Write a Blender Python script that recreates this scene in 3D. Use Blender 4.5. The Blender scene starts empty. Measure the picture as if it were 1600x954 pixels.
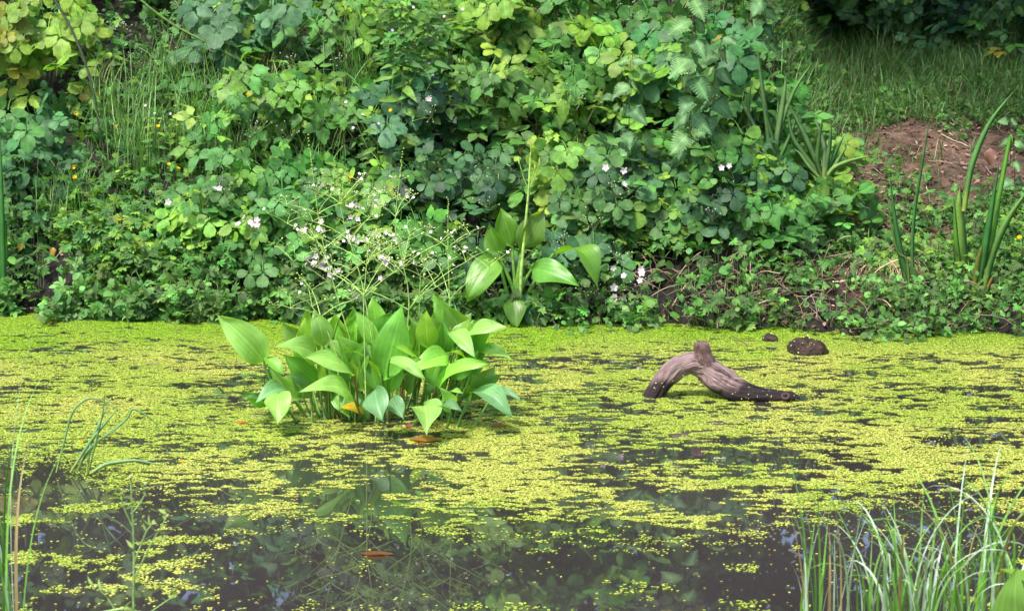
import bpy, math, random
import numpy as np
from mathutils import Vector

# ------------------------------------------------------------------ camera, world, sun
random.seed(7)
rng = np.random.default_rng(7)
SC = bpy.context.scene
COL = SC.collection
F = 3111.0                      # focal length in pixels of a 1600 px wide frame
CAMZ = 1.6
PITCH = math.atan(617.0 / F)
cam_d = bpy.data.cameras.new('camera')
cam = bpy.data.objects.new('camera', cam_d)
COL.objects.link(cam)
cam.location = (0, 0, CAMZ)
cam.rotation_euler = (math.radians(90) - PITCH, 0, 0)
cam_d.sensor_width = 36
cam_d.lens = 36 * F / 1600
cam_d.clip_end = 500
cam_d.dof.use_dof = True
cam_d.dof.focus_distance = 6.9
cam_d.dof.aperture_fstop = 10
SC.camera = cam

SUN_EL, SUN_AZ = math.radians(60), math.radians(218)   # azimuth clockwise from +Y
w = bpy.data.worlds.new("World")
SC.world = w
w.use_nodes = True
nt = w.node_tree
bgn = nt.nodes['Background']
sky = nt.nodes.new('ShaderNodeTexSky')
sky.sky_type = 'NISHITA'
sky.sun_disc = False
sky.sun_elevation = SUN_EL
sky.sun_rotation = SUN_AZ
sky.air_density = 1.0
sky.dust_density = 3.0
nt.links.new(sky.outputs[0], bgn.inputs[0])
bgn.inputs[1].default_value = 0.15
sd = bpy.data.lights.new('sun', 'SUN')
so = bpy.data.objects.new('sun', sd)
COL.objects.link(so)
sd.energy = 2.7
sd.angle = math.radians(6)
sd.color = (1.0, 0.96, 0.88)
S = Vector((math.sin(SUN_AZ) * math.cos(SUN_EL), math.cos(SUN_AZ) * math.cos(SUN_EL), math.sin(SUN_EL)))
so.rotation_euler = S.to_track_quat('Z', 'Y').to_euler()
SC.view_settings.view_transform = 'Standard'
SC.view_settings.look = 'None'
SC.view_settings.exposure = 1.3
SC.view_settings.gamma = 1
SC.cycles.max_bounces = 6
SC.cycles.diffuse_bounces = 3
SC.cycles.glossy_bounces = 3
SC.cycles.transmission_bounces = 4
SC.cycles.transparent_max_bounces = 4
SC.cycles.caustics_reflective = False
SC.cycles.caustics_refractive = False

# ------------------------------------------------------------------ maths helpers
CT, ST = math.cos(PITCH), math.sin(PITCH)


def pt(px, py, Y):
    """world point seen at photo pixel (px,py) at distance Y along the world Y axis"""
    a, b = (px - 800) / F, (477 - py) / F
    dy = CT + b * ST
    dz = -ST + b * CT
    k = Y / dy
    return np.array([a * k, Y, CAMZ + dz * k])


def wat(px, py):
    a, b = (px - 800) / F, (477 - py) / F
    dy = CT + b * ST
    dz = -ST + b * CT
    k = -CAMZ / dz
    return np.array([a * k, dy * k, 0.0])


def proj(p):
    p = np.asarray(p, float)
    x, y, z = p[..., 0], p[..., 1], p[..., 2] - CAMZ
    f = y * CT - z * ST
    u = y * ST + z * CT
    return 800 + F * x / f, 477 - F * u / f


def sm(a, b, x):
    t = np.clip((x - a) / (b - a), 0, 1)
    return t * t * (3 - 2 * t)


def _h(ix, iy, s):
    n = (ix.astype(np.int64) * 374761393 + iy.astype(np.int64) * 668265263 + s * 974634777) & 0x7fffffff
    n = ((n ^ (n >> 13)) * 1274126177) & 0x7fffffff
    return ((n ^ (n >> 16)) & 0xffff) / 65535.0


def vn(x, y, s=0):
    x = np.asarray(x, float)
    y = np.asarray(y, float)
    ix, iy = np.floor(x), np.floor(y)
    fx, fy = x - ix, y - iy
    fx = fx * fx * (3 - 2 * fx)
    fy = fy * fy * (3 - 2 * fy)
    a, b = _h(ix, iy, s), _h(ix + 1, iy, s)
    c, d = _h(ix, iy + 1, s), _h(ix + 1, iy + 1, s)
    return (a * (1 - fx) + b * fx) * (1 - fy) + (c * (1 - fx) + d * fx) * fy


def fbm(x, y, s=0, o=4):
    r, a, t = 0, 1, 0
    for i in range(o):
        r = r + a * vn(x * 2 ** i + 13.1 * i, y * 2 ** i + 7.7 * i, s + i)
        t += a
        a *= .55
    return r / t


BL = [(0, 489), (330, 499), (700, 507), (950, 507), (1150, 509), (1350, 519), (1600, 524)]
_bx = [wat(a, b)[0] for a, b in BL]
_by = [wat(a, b)[1] for a, b in BL]


def ybank(x):
    return np.interp(x, _bx, _by) + .24 * (fbm(np.asarray(x) * 5, np.asarray(x) * 0 + 3, 5, 4) - .5)


YNEAR = 4.1


def G(x, y):
    x = np.asarray(x, float)
    y = np.asarray(y, float)
    t = y - ybank(x)
    wl = 1 - sm(.85, 1.45, x - (y - 8) * .10)
    hl = .09 * sm(0, .12, t) + .62 * np.clip(t - .1, 0, 2.3) + .12 * np.clip(t - 2.4, 0, 20)
    hr = .06 * sm(0, .10, t) + .27 * np.clip(t - .05, 0, 2) + .10 * np.clip(t - 2.05, 0, 20)
    h = wl * hl + (1 - wl) * hr
    h = h + sm(0, .3, t) * (.09 * (fbm(x * 1.8, y * 1.8, 11, 4) - .5) + .035 * (fbm(x * 14, y * 14, 21, 3) - .5))
    h = h + sm(.02, .12, t) * sm(.6, .3, t) * .07 * (fbm(x * 11, y * 13, 25, 4) - .42)
    bed = -.35 * sm(0, .8, -t)
    z = np.where(t > 0, h, bed)
    yn = YNEAR + .12 * (fbm(x * 2, x * 0, 31, 3) - .5)
    near = np.where(y < yn, .05 * sm(0, .15, yn - y) + .14 * (yn - y), -.35 * sm(0, .6, y - yn))
    z = np.where(y < 5.4, near, z)
    return z


def gz(x, y):
    return float(G(x, y))


def gp(px, py):
    """ground point seen at a photo pixel"""
    for i in range(400):
        Y = 6.8 + i * .02
        p = pt(px, py, Y)
        if p[2] <= gz(p[0], Y):
            return p
    return p


def nrmz(v):
    v = np.asarray(v, float)
    return v / np.maximum(np.linalg.norm(v, axis=-1, keepdims=True), 1e-9)


def frames(d, n):
    """rotation matrices with columns side, direction, normal"""
    y = nrmz(d)
    n = np.asarray(n, float)
    z = n - y * np.sum(n * y, -1, keepdims=True)
    z = nrmz(z)
    x = np.cross(y, z)
    return np.stack([x, y, z], -1)


# ------------------------------------------------------------------ batched meshes
class Batch:
    def __init__(s):
        s.V, s.L, s.T, s.U, s.C, s.n = [], [], [], [], [], 0

    def add(s, tm, R, P, C, scale=None):
        """copies of a template: R (N,3,3), P (N,3), C (N,3), scale (N,) or (N,3)"""
        V, Fc, U, K = tm
        P = np.atleast_2d(P)
        N = len(P)
        if N == 0:
            return
        A = np.broadcast_to(V, (N,) + V.shape)
        if scale is not None:
            sc = np.asarray(scale, float)
            sc = sc[:, None, None] if sc.ndim == 1 else sc[:, None, :]
            A = A * sc
        W = np.einsum('nij,nvj->nvi', R, A) + P[:, None, :]
        s.V.append(W.reshape(-1, 3))
        off = s.n + np.arange(N)[:, None] * len(V)
        s.L.append((Fc.reshape(1, -1) + off).ravel())
        s.T.append(np.full(N * Fc.shape[0], Fc.shape[1]))
        s.U.append(np.tile(U, (N, 1)))
        C = np.broadcast_to(np.atleast_2d(C), (N, 3))
        s.C.append((C[:, None, :] * K[None, :, None]).reshape(-1, 3))
        s.n += N * len(V)

    def raw(s, V, Fc, U, C):
        V = np.asarray(V, float)
        Fc = np.asarray(Fc)
        s.V.append(V)
        s.L.append((Fc + s.n).ravel())
        s.T.append(np.full(len(Fc), Fc.shape[1]))
        s.U.append(np.asarray(U, float))
        s.C.append(np.broadcast_to(np.atleast_2d(C), (len(V), 3)))
        s.n += len(V)

    def tube(s, path, rad, col, k=6):
        """tapering tube along a path"""
        path = np.asarray(path, float)
        n = len(path)
        rad = np.broadcast_to(rad, (n,))
        t = nrmz(np.gradient(path, axis=0))
        ref = np.array([0, 1.0, .1]) if abs(t[n // 2, 1]) < .8 else np.array([0, 0, 1.0])
        a = nrmz(np.cross(t, ref))
        b = np.cross(t, a)
        th = np.arange(k) / k * 2 * np.pi
        V = path[:, None, :] + rad[:, None, None] * (np.cos(th)[None, :, None] * a[:, None, :] + np.sin(th)[None, :, None] * b[:, None, :])
        i, j = np.meshgrid(np.arange(n - 1), np.arange(k), indexing='ij')
        q = np.stack([i * k + j, i * k + (j + 1) % k, (i + 1) * k + (j + 1) % k, (i + 1) * k + j], -1).reshape(-1, 4)
        U = np.stack([np.tile(th / 6.283 - .5, (n, 1)), np.tile(np.linspace(0, 1, n)[:, None], (1, k))], -1).reshape(-1, 2)
        s.raw(V.reshape(-1, 3), q, U, col)

    def build(s, name, mat, parent=None, smooth=True):
        me = bpy.data.meshes.new(name)
        if s.n:
            V = np.concatenate(s.V)
            L = np.concatenate(s.L).astype(np.int32)
            T = np.concatenate(s.T)
            U = np.concatenate(s.U)
            C = np.concatenate(s.C)
            if parent is not None:
                V = V - np.array(parent.location)
                q = parent.parent
                while q is not None:
                    V = V - np.array(q.location)
                    q = q.parent
            me.vertices.add(len(V))
            me.vertices.foreach_set('co', V.astype(np.float32).ravel())
            me.loops.add(len(L))
            me.loops.foreach_set('vertex_index', L)
            me.polygons.add(len(T))
            me.polygons.foreach_set('loop_start', (np.cumsum(T) - T).astype(np.int32))
            uv = me.uv_layers.new(name='UVMap')
            uv.uv.foreach_set('vector', U[L].astype(np.float32).ravel())
            ca = me.color_attributes.new('col', 'FLOAT_COLOR', 'POINT')
            ca.data.foreach_set('color', np.concatenate([C, np.ones((len(C), 1))], 1).astype(np.float32).ravel())
            me.update(calc_edges=True)
            if smooth:
                me.polygons.foreach_set('use_smooth', np.ones(len(T), bool))
        me.materials.append(mat)
        o = bpy.data.objects.new(name, me)
        COL.objects.link(o)
        if parent is not None:
            o.parent = parent
        return o


def thing(name, label, cat, loc=(0, 0, 0), group=None):
    o = bpy.data.objects.new(name, None)
    o.empty_display_size = .05
    COL.objects.link(o)
    o.location = [float(v) for v in loc]
    o['label'] = label
    o['category'] = cat
    if group:
        o['group'] = group
    return o


def tag(o, label=None, cat=None, group=None, kind=None):
    if label:
        o['label'] = label
    if cat:
        o['category'] = cat
    if group:
        o['group'] = group
    if kind:
        o['kind'] = kind
    return o


# ------------------------------------------------------------------ leaf templates (V, F, UV, shade factor)
def grid_leaf(prof, nu=4, nv=7, fold=.15, droop=.25, wave=0., curl=0., seed=0, teeth=0.):
    r = np.random.default_rng(seed)
    v = np.linspace(0, 1, nv + 1)
    u = np.linspace(-1, 1, nu + 1)
    w = np.interp(v, *zip(*prof))
    if teeth:
        w = w * (1 + teeth * np.where(np.arange(nv + 1) % 2 == 0, -1, 1))
        w[0] = max(w[0], .01)
    UU, VV = np.meshgrid(u, v)
    X = UU * w[:, None]
    Y = VV * 1.0
    if teeth:
        Y = Y - .04 * np.abs(UU) * np.where(np.arange(nv + 1) % 2 == 0, 1, -1)[:, None]
    ph = r.uniform(0, 6.28)
    Z = fold * np.abs(X) - droop * VV ** 2 - curl * X ** 2 + wave * np.sin(VV * 7 + ph) * np.abs(UU) * w[:, None] * 2
    V = np.stack([X, Y, Z], -1).reshape(-1, 3)
    i, j = np.meshgrid(np.arange(nv), np.arange(nu), indexing='ij')
    n = nu + 1
    q = np.stack([i * n + j, i * n + j + 1, (i + 1) * n + j + 1, (i + 1) * n + j], -1).reshape(-1, 4)
    U = np.stack([UU * .5, VV], -1).reshape(-1, 2)
    return V, q, U, np.ones(len(V))


def merge(parts):
    V, Q, U, K, n = [], [], [], [], 0
    for (v, q, u, k) in parts:
        V.append(v)
        Q.append(q + n)
        U.append(u)
        K.append(k)
        n += len(v)
    return np.concatenate(V), np.concatenate(Q), np.concatenate(U), np.concatenate(K)


def xf(tm, ang=0, s=1., off=(0, 0, 0), pitch=0., roll=0.):
    V, q, u, k = tm
    V = V * s
    c, sn = math.cos(roll), math.sin(roll)
    V = V @ np.array([[c, 0, sn], [0, 1, 0], [-sn, 0, c]]).T
    c, sn = math.cos(pitch), math.sin(pitch)
    V = V @ np.array([[1, 0, 0], [0, c, -sn], [0, sn, c]]).T
    c, sn = math.cos(ang), math.sin(ang)
    V = V @ np.array([[c, sn, 0], [-sn, c, 0], [0, 0, 1]]).T
    return V + np.array(off), q, u, k


def petiole(l, w=.02, drop=.3):
    v = np.linspace(0, 1, 4)
    V, U = [], []
    for t in v:
        y = -l * (1 - t)
        z = -drop * (1 - t) ** 2
        for sx in (-1, 1):
            V.append((sx * w, y, z))
            U.append((0.02 * sx, t))
    q = np.array([[2 * i, 2 * i + 1, 2 * i + 3, 2 * i + 2] for i in range(3)])
    return np.array(V), q, np.array(U), np.full(8, .9)


OV = [(0, .02), (.08, .18), (.25, .33), (.45, .39), (.65, .36), (.82, .26), (.94, .12), (1, .0)]
OB = [(0, .02), (.15, .18), (.35, .33), (.55, .41), (.72, .41), (.87, .30), (.96, .14), (1, .0)]
LA = [(0, .02), (.1, .09), (.3, .15), (.5, .15), (.75, .09), (1, .0)]
NE = [(0, .05), (.06, .26), (.2, .38), (.4, .36), (.6, .28), (.8, .16), (.93, .06), (1, .0)]


def bramble_tm(n, seed):
    r = np.random.default_rng(seed)
    ps = []
    angs = [0, 1.2, -1.2, 2.25, -2.25][:n]
    ss = [1, .86, .86, .62, .62]
    for a, s_ in zip(angs, ss):
        lf = grid_leaf(OB if r.random() < .6 else OV, 4, 8, r.uniform(.04, .2), r.uniform(.02, .28), .03, .25, int(r.integers(1e6)), .035)
        o = .24 if a == 0 else .14
        ps.append(xf(lf, a + r.normal(0, .09), s_ * r.uniform(.9, 1.08), (o * math.sin(a), o * math.cos(a), 0), r.uniform(-.2, .15), r.normal(0, .2)))
    ps.append(petiole(.9, .018, .35))
    return merge(ps)


BR = [bramble_tm(5, 10 + i) for i in range(4)] + [bramble_tm(3, 30 + i) for i in range(4)]
OP = [(0, .02), (.08, .17), (.22, .31), (.38, .34), (.55, .29), (.72, .19), (.87, .08), (1, .0)]
_OB, _OV = OB, OV
OB = OV = OP
BRP = [bramble_tm(5, 110 + i) for i in range(2)] + [bramble_tm(3, 130 + i) for i in range(3)]      # longer, pointed leaflets
OB, OV = _OB, _OV


def lobed_tm(seed):
    """creeping-buttercup leaf: three stalked lobes, each cut into toothed segments"""
    r = np.random.default_rng(seed)
    ps = []
    for a, s_ in ((0, 1.), (1.35, .85), (-1.35, .85)):
        for b, l, wd in ((0, 1, .17), (.5, .82, .15), (-.5, .82, .15)):
            prof = [(0, .03), (.3, .09), (.55, wd), (.68, wd * 1.25), (.78, wd * .7), (.84, wd * .95), (1, 0)]
            lf = grid_leaf(prof, 2, 8, .3, r.uniform(0, .25), 0, 0, int(r.integers(1e6)))
            ps.append(xf(lf, a + b + r.normal(0, .05), l * s_ * r.uniform(.9, 1.1), (0, 0, .01 * b), r.uniform(-.15, .12), b * .3))
    ps.append(petiole(1.4, .025, .5))
    return merge(ps)


LO = [lobed_tm(50 + i) for i in range(5)]


def pinnate_tm(seed):
    r = np.random.default_rng(seed)
    ps = []
    for k in range(4):
        y = .35 * k
        for sgn in ((0,) if k == 3 else (1, -1)):
            lf = grid_leaf(OV, 4, 6, .2, .2, .03, 0, int(r.integers(1e6)))
            ps.append(xf(lf, sgn * 1.2 + r.normal(0, .08), .55 + .05 * k, (0, y, 0), 0, r.normal(0, .15)))
    ps.append(xf(petiole(1.6, .015, .1), 0, 1, (0, 1.05, 0)))
    return merge(ps)


PI_ = [pinnate_tm(70 + i) for i in range(3)]
NET = [grid_leaf(NE, 4, 24, .12, .40, .10, .3, 80 + i, .12) for i in range(3)]
LAN = [grid_leaf(LA, 2, 7, .35, .35, .02, 0, 90 + i) for i in range(3)]
SIM = [grid_leaf(OV, 2, 4, .2, .3, 0, 0, 95 + i) for i in range(3)]
RND = [grid_leaf([(0, .1), (.15, .3), (.4, .44), (.65, .42), (.88, .25), (1, 0)], 2, 5, .1, .15, 0, 0, 99 + i) for i in range(2)]


def fern_tm(seed):
    ps = []
    for k in range(16):
        t = k / 16
        for sg in (1, -1):
            ps.append(xf(grid_leaf([(0, .1), (.3, .12), (1, 0)], 2, 6, .1, .1, 0, 0, k, .3), sg * 1.25, .36 * math.sin(math.pi * (t * .85 + .12)), (0, t, -.25 * t * t)))
    ps.append(xf(petiole(1.2, .01, .1), 0, 1, (0, .95, -.2)))
    return merge(ps)


FE = fern_tm(1)


def petals(n, w, cup, gap=0.):
    ps = []
    for i in range(n):
        a = i / n * 2 * math.pi
        lf = grid_leaf([(0, .08), (.3, w * .75), (.65, w), (.9, w * .7), (1, .05)], 2, 4, .1, -cup * .3, 0, 0, i)
        ps.append(xf(lf, a, 1, (gap * math.sin(a), gap * math.cos(a), 0), cup))
    return merge(ps)


PET_B = petals(5, .36, .25)
PET_Y = petals(5, .50, .7)


def blob(seed=0, flat=1.):
    r = np.random.default_rng(seed)
    V = []
    for i in range(5):
        ph = math.pi * i / 4
        for j in range(6):
            th = j / 6 * 6.283
            V.append((math.sin(ph) * math.cos(th), math.sin(ph) * math.sin(th), math.cos(ph) * flat))
    V = np.array(V)
    q = np.array([[i * 6 + j, (i + 1) * 6 + j, (i + 1) * 6 + (j + 1) % 6, i * 6 + (j + 1) % 6] for i in range(4) for j in range(6)])
    return V, q, np.zeros((len(V), 2)), np.ones(len(V))


BLOB = blob()

# ------------------------------------------------------------------ materials


def mat_new(name):
    m = bpy.data.materials.new(name)
    m.use_nodes = True
    n = m.node_tree.nodes
    n.clear()
    out = n.new('ShaderNodeOutputMaterial')
    return m, n, m.node_tree.links, out


def math_n(n, l, op, a, b=None, c=None):
    x = n.new('ShaderNodeMath')
    x.operation = op
    for i, v in enumerate((a, b, c)):
        if v is None:
            continue
        if isinstance(v, (int, float)):
            x.inputs[i].default_value = v
        else:
            l.new(v, x.inputs[i])
    return x.outputs[0]


def leaf_mat(name, vein, rough=.45, trans=.35, spec=.5, vein_amt=.35, lat=8., nscale=30., tcol=(1.25, 1.35, .35), blotch=.35, bump=.3, spots=0.):
    m, n, l, out = mat_new(name)
    at = n.new('ShaderNodeAttribute')
    at.attribute_name = 'col'
    uv = n.new('ShaderNodeUVMap')
    sp = n.new('ShaderNodeSeparateXYZ')
    l.new(uv.outputs[0], sp.inputs[0])
    au = math_n(n, l, 'ABSOLUTE', sp.outputs[0])
    mr = n.new('ShaderNodeMapRange')
    mr.interpolation_type = 'SMOOTHSTEP'
    l.new(au, mr.inputs[0])
    mr.inputs[1].default_value = 0.0
    mr.inputs[2].default_value = .05
    mr.inputs[3].default_value = 1
    mr.inputs[4].default_value = 0
    mid = mr.outputs[0]
    if vein == 'pinnate':
        s_ = math_n(n, l, 'MULTIPLY_ADD', au, -.9, sp.outputs[1])
        f_ = math_n(n, l, 'FRACT', math_n(n, l, 'MULTIPLY', s_, lat))
        g_ = math_n(n, l, 'ABSOLUTE', math_n(n, l, 'SUBTRACT', f_, .5))
        lt = math_n(n, l, 'MULTIPLY', math_n(n, l, 'GREATER_THAN', g_, .42), .6)
        mask = math_n(n, l, 'MAXIMUM', mid, lt)
        hgt = g_
    elif vein == 'parallel':
        # arching veins running from base to tip
        cen = math_n(n, l, 'MULTIPLY', math_n(n, l, 'SUBTRACT', 1.0, sp.outputs[1]), 1)
        f_ = math_n(n, l, 'FRACT', math_n(n, l, 'MULTIPLY', au, lat))
        g_ = math_n(n, l, 'ABSOLUTE', math_n(n, l, 'SUBTRACT', f_, .5))
        mk = n.new('ShaderNodeMapRange')
        l.new(g_, mk.inputs[0])
        mk.inputs[1].default_value = .30
        mk.inputs[2].default_value = .5
        mk.inputs[3].default_value = 0
        mk.inputs[4].default_value = .4
        mask = math_n(n, l, 'MAXIMUM', mid, mk.outputs[0])
        hgt = g_
    else:
        mask = mid
        hgt = mid
    geo = n.new('ShaderNodeNewGeometry')
    no = n.new('ShaderNodeTexNoise')
    l.new(geo.outputs['Position'], no.inputs['Vector'])
    no.inputs['Scale'].default_value = nscale
    no.inputs['Detail'].default_value = 3
    br = n.new('ShaderNodeMapRange')
    l.new(no.outputs[0], br.inputs[0])
    br.inputs[1].default_value = .3
    br.inputs[2].default_value = .7
    br.inputs[3].default_value = 1 - blotch
    br.inputs[4].default_value = 1 + blotch
    v1 = math_n(n, l, 'MULTIPLY_ADD', mask, vein_amt, 1.0)
    v2 = math_n(n, l, 'MULTIPLY', v1, br.outputs[0])
    vm = n.new('ShaderNodeVectorMath')
    vm.operation = 'SCALE'
    l.new(at.outputs['Color'], vm.inputs[0])
    l.new(v2, vm.inputs[3])
    colour = vm.outputs[0]
    if spots:
        n4 = n.new('ShaderNodeTexNoise')
        n4.inputs['Scale'].default_value = spots
        n4.inputs['Detail'].default_value = 4
        n4.inputs['Roughness'].default_value = .7
        l.new(geo.outputs['Position'], n4.inputs['Vector'])
        r4 = n.new('ShaderNodeMapRange')
        r4.inputs[1].default_value = .66
        r4.inputs[2].default_value = .70
        l.new(n4.outputs[0], r4.inputs[0])
        m4 = n.new('ShaderNodeMix')
        m4.data_type = 'RGBA'
        l.new(r4.outputs[0], m4.inputs['Factor'])
        l.new(colour, m4.inputs['A'])
        m4.inputs['B'].default_value = (.20, .15, .04, 1)
        colour = m4.outputs['Result']
    p = n.new('ShaderNodeBsdfPrincipled')
    l.new(colour, p.inputs['Base Color'])
    p.inputs['Roughness'].default_value = rough
    p.inputs['Specular IOR Level'].default_value = spec
    bp = n.new('ShaderNodeBump')
    bp.inputs['Strength'].default_value = bump
    bp.inputs['Distance'].default_value = .002
    ad = math_n(n, l, 'MULTIPLY_ADD', no.outputs[0], 1.2, hgt)
    l.new(ad, bp.inputs['Height'])
    l.new(bp.outputs[0], p.inputs['Normal'])
    tr = n.new('ShaderNodeBsdfTranslucent')
    tm = n.new('ShaderNodeVectorMath')
    tm.operation = 'MULTIPLY'
    l.new(colour, tm.inputs[0])
    tm.inputs[1].default_value = tcol
    l.new(tm.outputs[0], tr.inputs[0])
    mx = n.new('ShaderNodeMixShader')
    mx.inputs[0].default_value = trans
    l.new(p.outputs[0], mx.inputs[1])
    l.new(tr.outputs[0], mx.inputs[2])
    l.new(mx.outputs[0], out.inputs[0])
    return m


M = {}
M['leaf'] = leaf_mat('bramble_leaf', 'pinnate', .5, .34, .28)
M['soft'] = leaf_mat('soft_leaf', 'pinnate', .55, .35, .3, .25, 5.)
M['hairy'] = leaf_mat('hairy_leaf', 'pinnate', .6, .28, .3, .45, 9.)
M['plantain'] = leaf_mat('plantain_leaf', 'parallel', .42, .42, .55, .34, 7., 14., (1.4, 1.45, .22), .22, .4, 38.)
M['blade'] = leaf_mat('blade_leaf', 'parallel', .40, .35, .5, .15, 9., 20., (1.2, 1.3, .4), .2, .2)
M['petal'] = leaf_mat('petal', 'none', .6, .35, .2, 0., 1, 60., (1.05, 1, 1), .08)
M['stem'] = leaf_mat('stem', 'none', .5, .0, .4, 0., 1, 60., (1, 1, 1), .35)
M['weed'] = leaf_mat('duckweed', 'none', .45, .25, .4, 0., 1, 90., (1.2, 1.2, .4), .12, .0)


def simple_mat(name, c1, c2, scale, rough=.8, bump=.6, dist=.01, spec=.3, detail=6, c3=None, s3=4.):
    m, n, l, out = mat_new(name)
    tc = n.new('ShaderNodeNewGeometry')
    no = n.new('ShaderNodeTexNoise')
    no.inputs['Scale'].default_value = scale
    no.inputs['Detail'].default_value = detail
    no.inputs['Roughness'].default_value = .65
    l.new(tc.outputs['Position'], no.inputs['Vector'])
    cr = n.new('ShaderNodeValToRGB')
    cr.color_ramp.elements[0].position = .35
    cr.color_ramp.elements[1].position = .68
    cr.color_ramp.elements[0].color = (*c1, 1)
    cr.color_ramp.elements[1].color = (*c2, 1)
    l.new(no.outputs[0], cr.inputs[0])
    colo = cr.outputs[0]
    if c3:
        n3 = n.new('ShaderNodeTexNoise')
        n3.inputs['Scale'].default_value = s3
        n3.inputs['Detail'].default_value = 5
        l.new(tc.outputs['Position'], n3.inputs['Vector'])
        r3 = n.new('ShaderNodeMapRange')
        r3.inputs[1].default_value = .5
        r3.inputs[2].default_value = .62
        l.new(n3.outputs[0], r3.inputs[0])
        mx = n.new('ShaderNodeMix')
        mx.data_type = 'RGBA'
        l.new(r3.outputs[0], mx.inputs['Factor'])
        l.new(colo, mx.inputs['A'])
        mx.inputs['B'].default_value = (*c3, 1)
        colo = mx.outputs['Result']
    p = n.new('ShaderNodeBsdfPrincipled')
    l.new(colo, p.inputs['Base Color'])
    p.inputs['Roughness'].default_value = rough
    p.inputs['Specular IOR Level'].default_value = spec
    bp = n.new('ShaderNodeBump')
    bp.inputs['Strength'].default_value = bump
    bp.inputs['Distance'].default_value = dist
    l.new(no.outputs[0], bp.inputs['Height'])
    l.new(bp.outputs[0], p.inputs['Normal'])
    l.new(p.outputs[0], out.inputs[0])
    return m


def soil_mat():
    """reddish trodden soil up the bank, black wet mud by the water line, the black also painted under bushes as shade"""
    m = simple_mat('soil', (.050, .032, .024), (.185, .115, .085), 30, .85, .9, .02, .3, 8, (.05, .032, .022), 5.)
    n, l = m.node_tree.nodes, m.node_tree.links
    p = [x for x in n if x.type == 'BSDF_PRINCIPLED'][0]
    src = p.inputs['Base Color'].links[0].from_socket
    at = n.new('ShaderNodeAttribute')
    at.attribute_name = 'col'
    mx = n.new('ShaderNodeMix')
    mx.data_type = 'RGBA'
    l.new(at.outputs['Fac'], mx.inputs['Factor'])
    l.new(src, mx.inputs['A'])
    mx.inputs['B'].default_value = (.011, .009, .008, 1)
    l.new(mx.outputs['Result'], p.inputs['Base Color'])
    rr = n.new('ShaderNodeMapRange')
    l.new(at.outputs['Fac'], rr.inputs[0])
    rr.inputs[3].default_value = .85
    rr.inputs[4].default_value = .55
    l.new(rr.outputs[0], p.inputs['Roughness'])
    p.inputs['Specular IOR Level'].default_value = .2
    return m


M['soil'] = soil_mat()


def water_mat():
    m, n, l, out = mat_new('pond_water')
    geo = n.new('ShaderNodeNewGeometry')
    no = n.new('ShaderNodeTexNoise')
    no.inputs['Scale'].default_value = 2.2
    no.inputs['Detail'].default_value = 2
    l.new(geo.outputs['Position'], no.inputs['Vector'])
    bp = n.new('ShaderNodeBump')
    bp.inputs['Strength'].default_value = .03
    bp.inputs['Distance'].default_value = .03
    l.new(no.outputs[0], bp.inputs['Height'])
    n2 = n.new('ShaderNodeTexNoise')
    n2.inputs['Scale'].default_value = 1.1
    l.new(geo.outputs['Position'], n2.inputs['Vector'])
    cr = n.new('ShaderNodeValToRGB')
    cr.color_ramp.elements[0].position = .3
    cr.color_ramp.elements[1].position = .7
    cr.color_ramp.elements[0].color = (.023, .020, .020, 1)
    cr.color_ramp.elements[1].color = (.037, .032, .032, 1)
    l.new(n2.outputs[0], cr.inputs[0])
    p = n.new('ShaderNodeBsdfPrincipled')
    l.new(cr.outputs[0], p.inputs['Base Color'])
    p.inputs['Roughness'].default_value = .015
    p.inputs['IOR'].default_value = 2.15
    l.new(bp.outputs[0], p.inputs['Normal'])
    l.new(p.outputs[0], out.inputs[0])
    return m


M['water'] = water_mat()


def wood_mat():
    m, n, l, out = mat_new('weathered_wood')
    uv = n.new('ShaderNodeUVMap')
    mp = n.new('ShaderNodeMapping')
    mp.inputs['Scale'].default_value = (30, 7.0, 1)
    l.new(uv.outputs[0], mp.inputs[0])
    no = n.new('ShaderNodeTexNoise')
    no.inputs['Scale'].default_value = 1.6
    no.inputs['Detail'].default_value = 7
    no.inputs['Roughness'].default_value = .62
    no.inputs['Distortion'].default_value = .6
    l.new(mp.outputs[0], no.inputs['Vector'])
    cr = n.new('ShaderNodeValToRGB')
    e = cr.color_ramp.elements
    e[0].position, e[0].color = .34, (.030, .018, .018, 1)
    e[1].position, e[1].color = .62, (.40, .29, .28, 1)
    k = e.new(.46)
    k.color = (.19, .125, .12, 1)
    l.new(no.outputs[0], cr.inputs[0])
    at = n.new('ShaderNodeAttribute')
    at.attribute_name = 'col'
    mx = n.new('ShaderNodeMix')
    mx.data_type = 'RGBA'
    mx.blend_type = 'MULTIPLY'
    mx.inputs['Factor'].default_value = 1
    l.new(cr.outputs[0], mx.inputs['A'])
    l.new(at.outputs['Color'], mx.inputs['B'])
    p = n.new('ShaderNodeBsdfPrincipled')
    l.new(mx.outputs['Result'], p.inputs['Base Color'])
    p.inputs['Roughness'].default_value = .6
    p.inputs['Specular IOR Level'].default_value = .4
    bp = n.new('ShaderNodeBump')
    bp.inputs['Strength'].default_value = .8
    bp.inputs['Distance'].default_value = .012
    l.new(no.outputs[0], bp.inputs['Height'])
    l.new(bp.outputs[0], p.inputs['Normal'])
    l.new(p.outputs[0], out.inputs[0])
    return m


M['wood'] = wood_mat()
M['twig'] = M['stem']
M['rock'] = simple_mat('wet_rock', (.010, .006, .005), (.065, .036, .025), 26, .5, 1.0, .03, .35)

# colours (linear)
DK = np.array((.022, .060, .026))
BG = np.array((.060, .155, .058))     # blue green
MG = np.array((.072, .195, .040))
LG = np.array((.155, .310, .044))
YG = np.array((.200, .340, .040))
YL = np.array((.330, .370, .035))
PG = np.array((.150, .300, .090))     # pale


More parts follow.
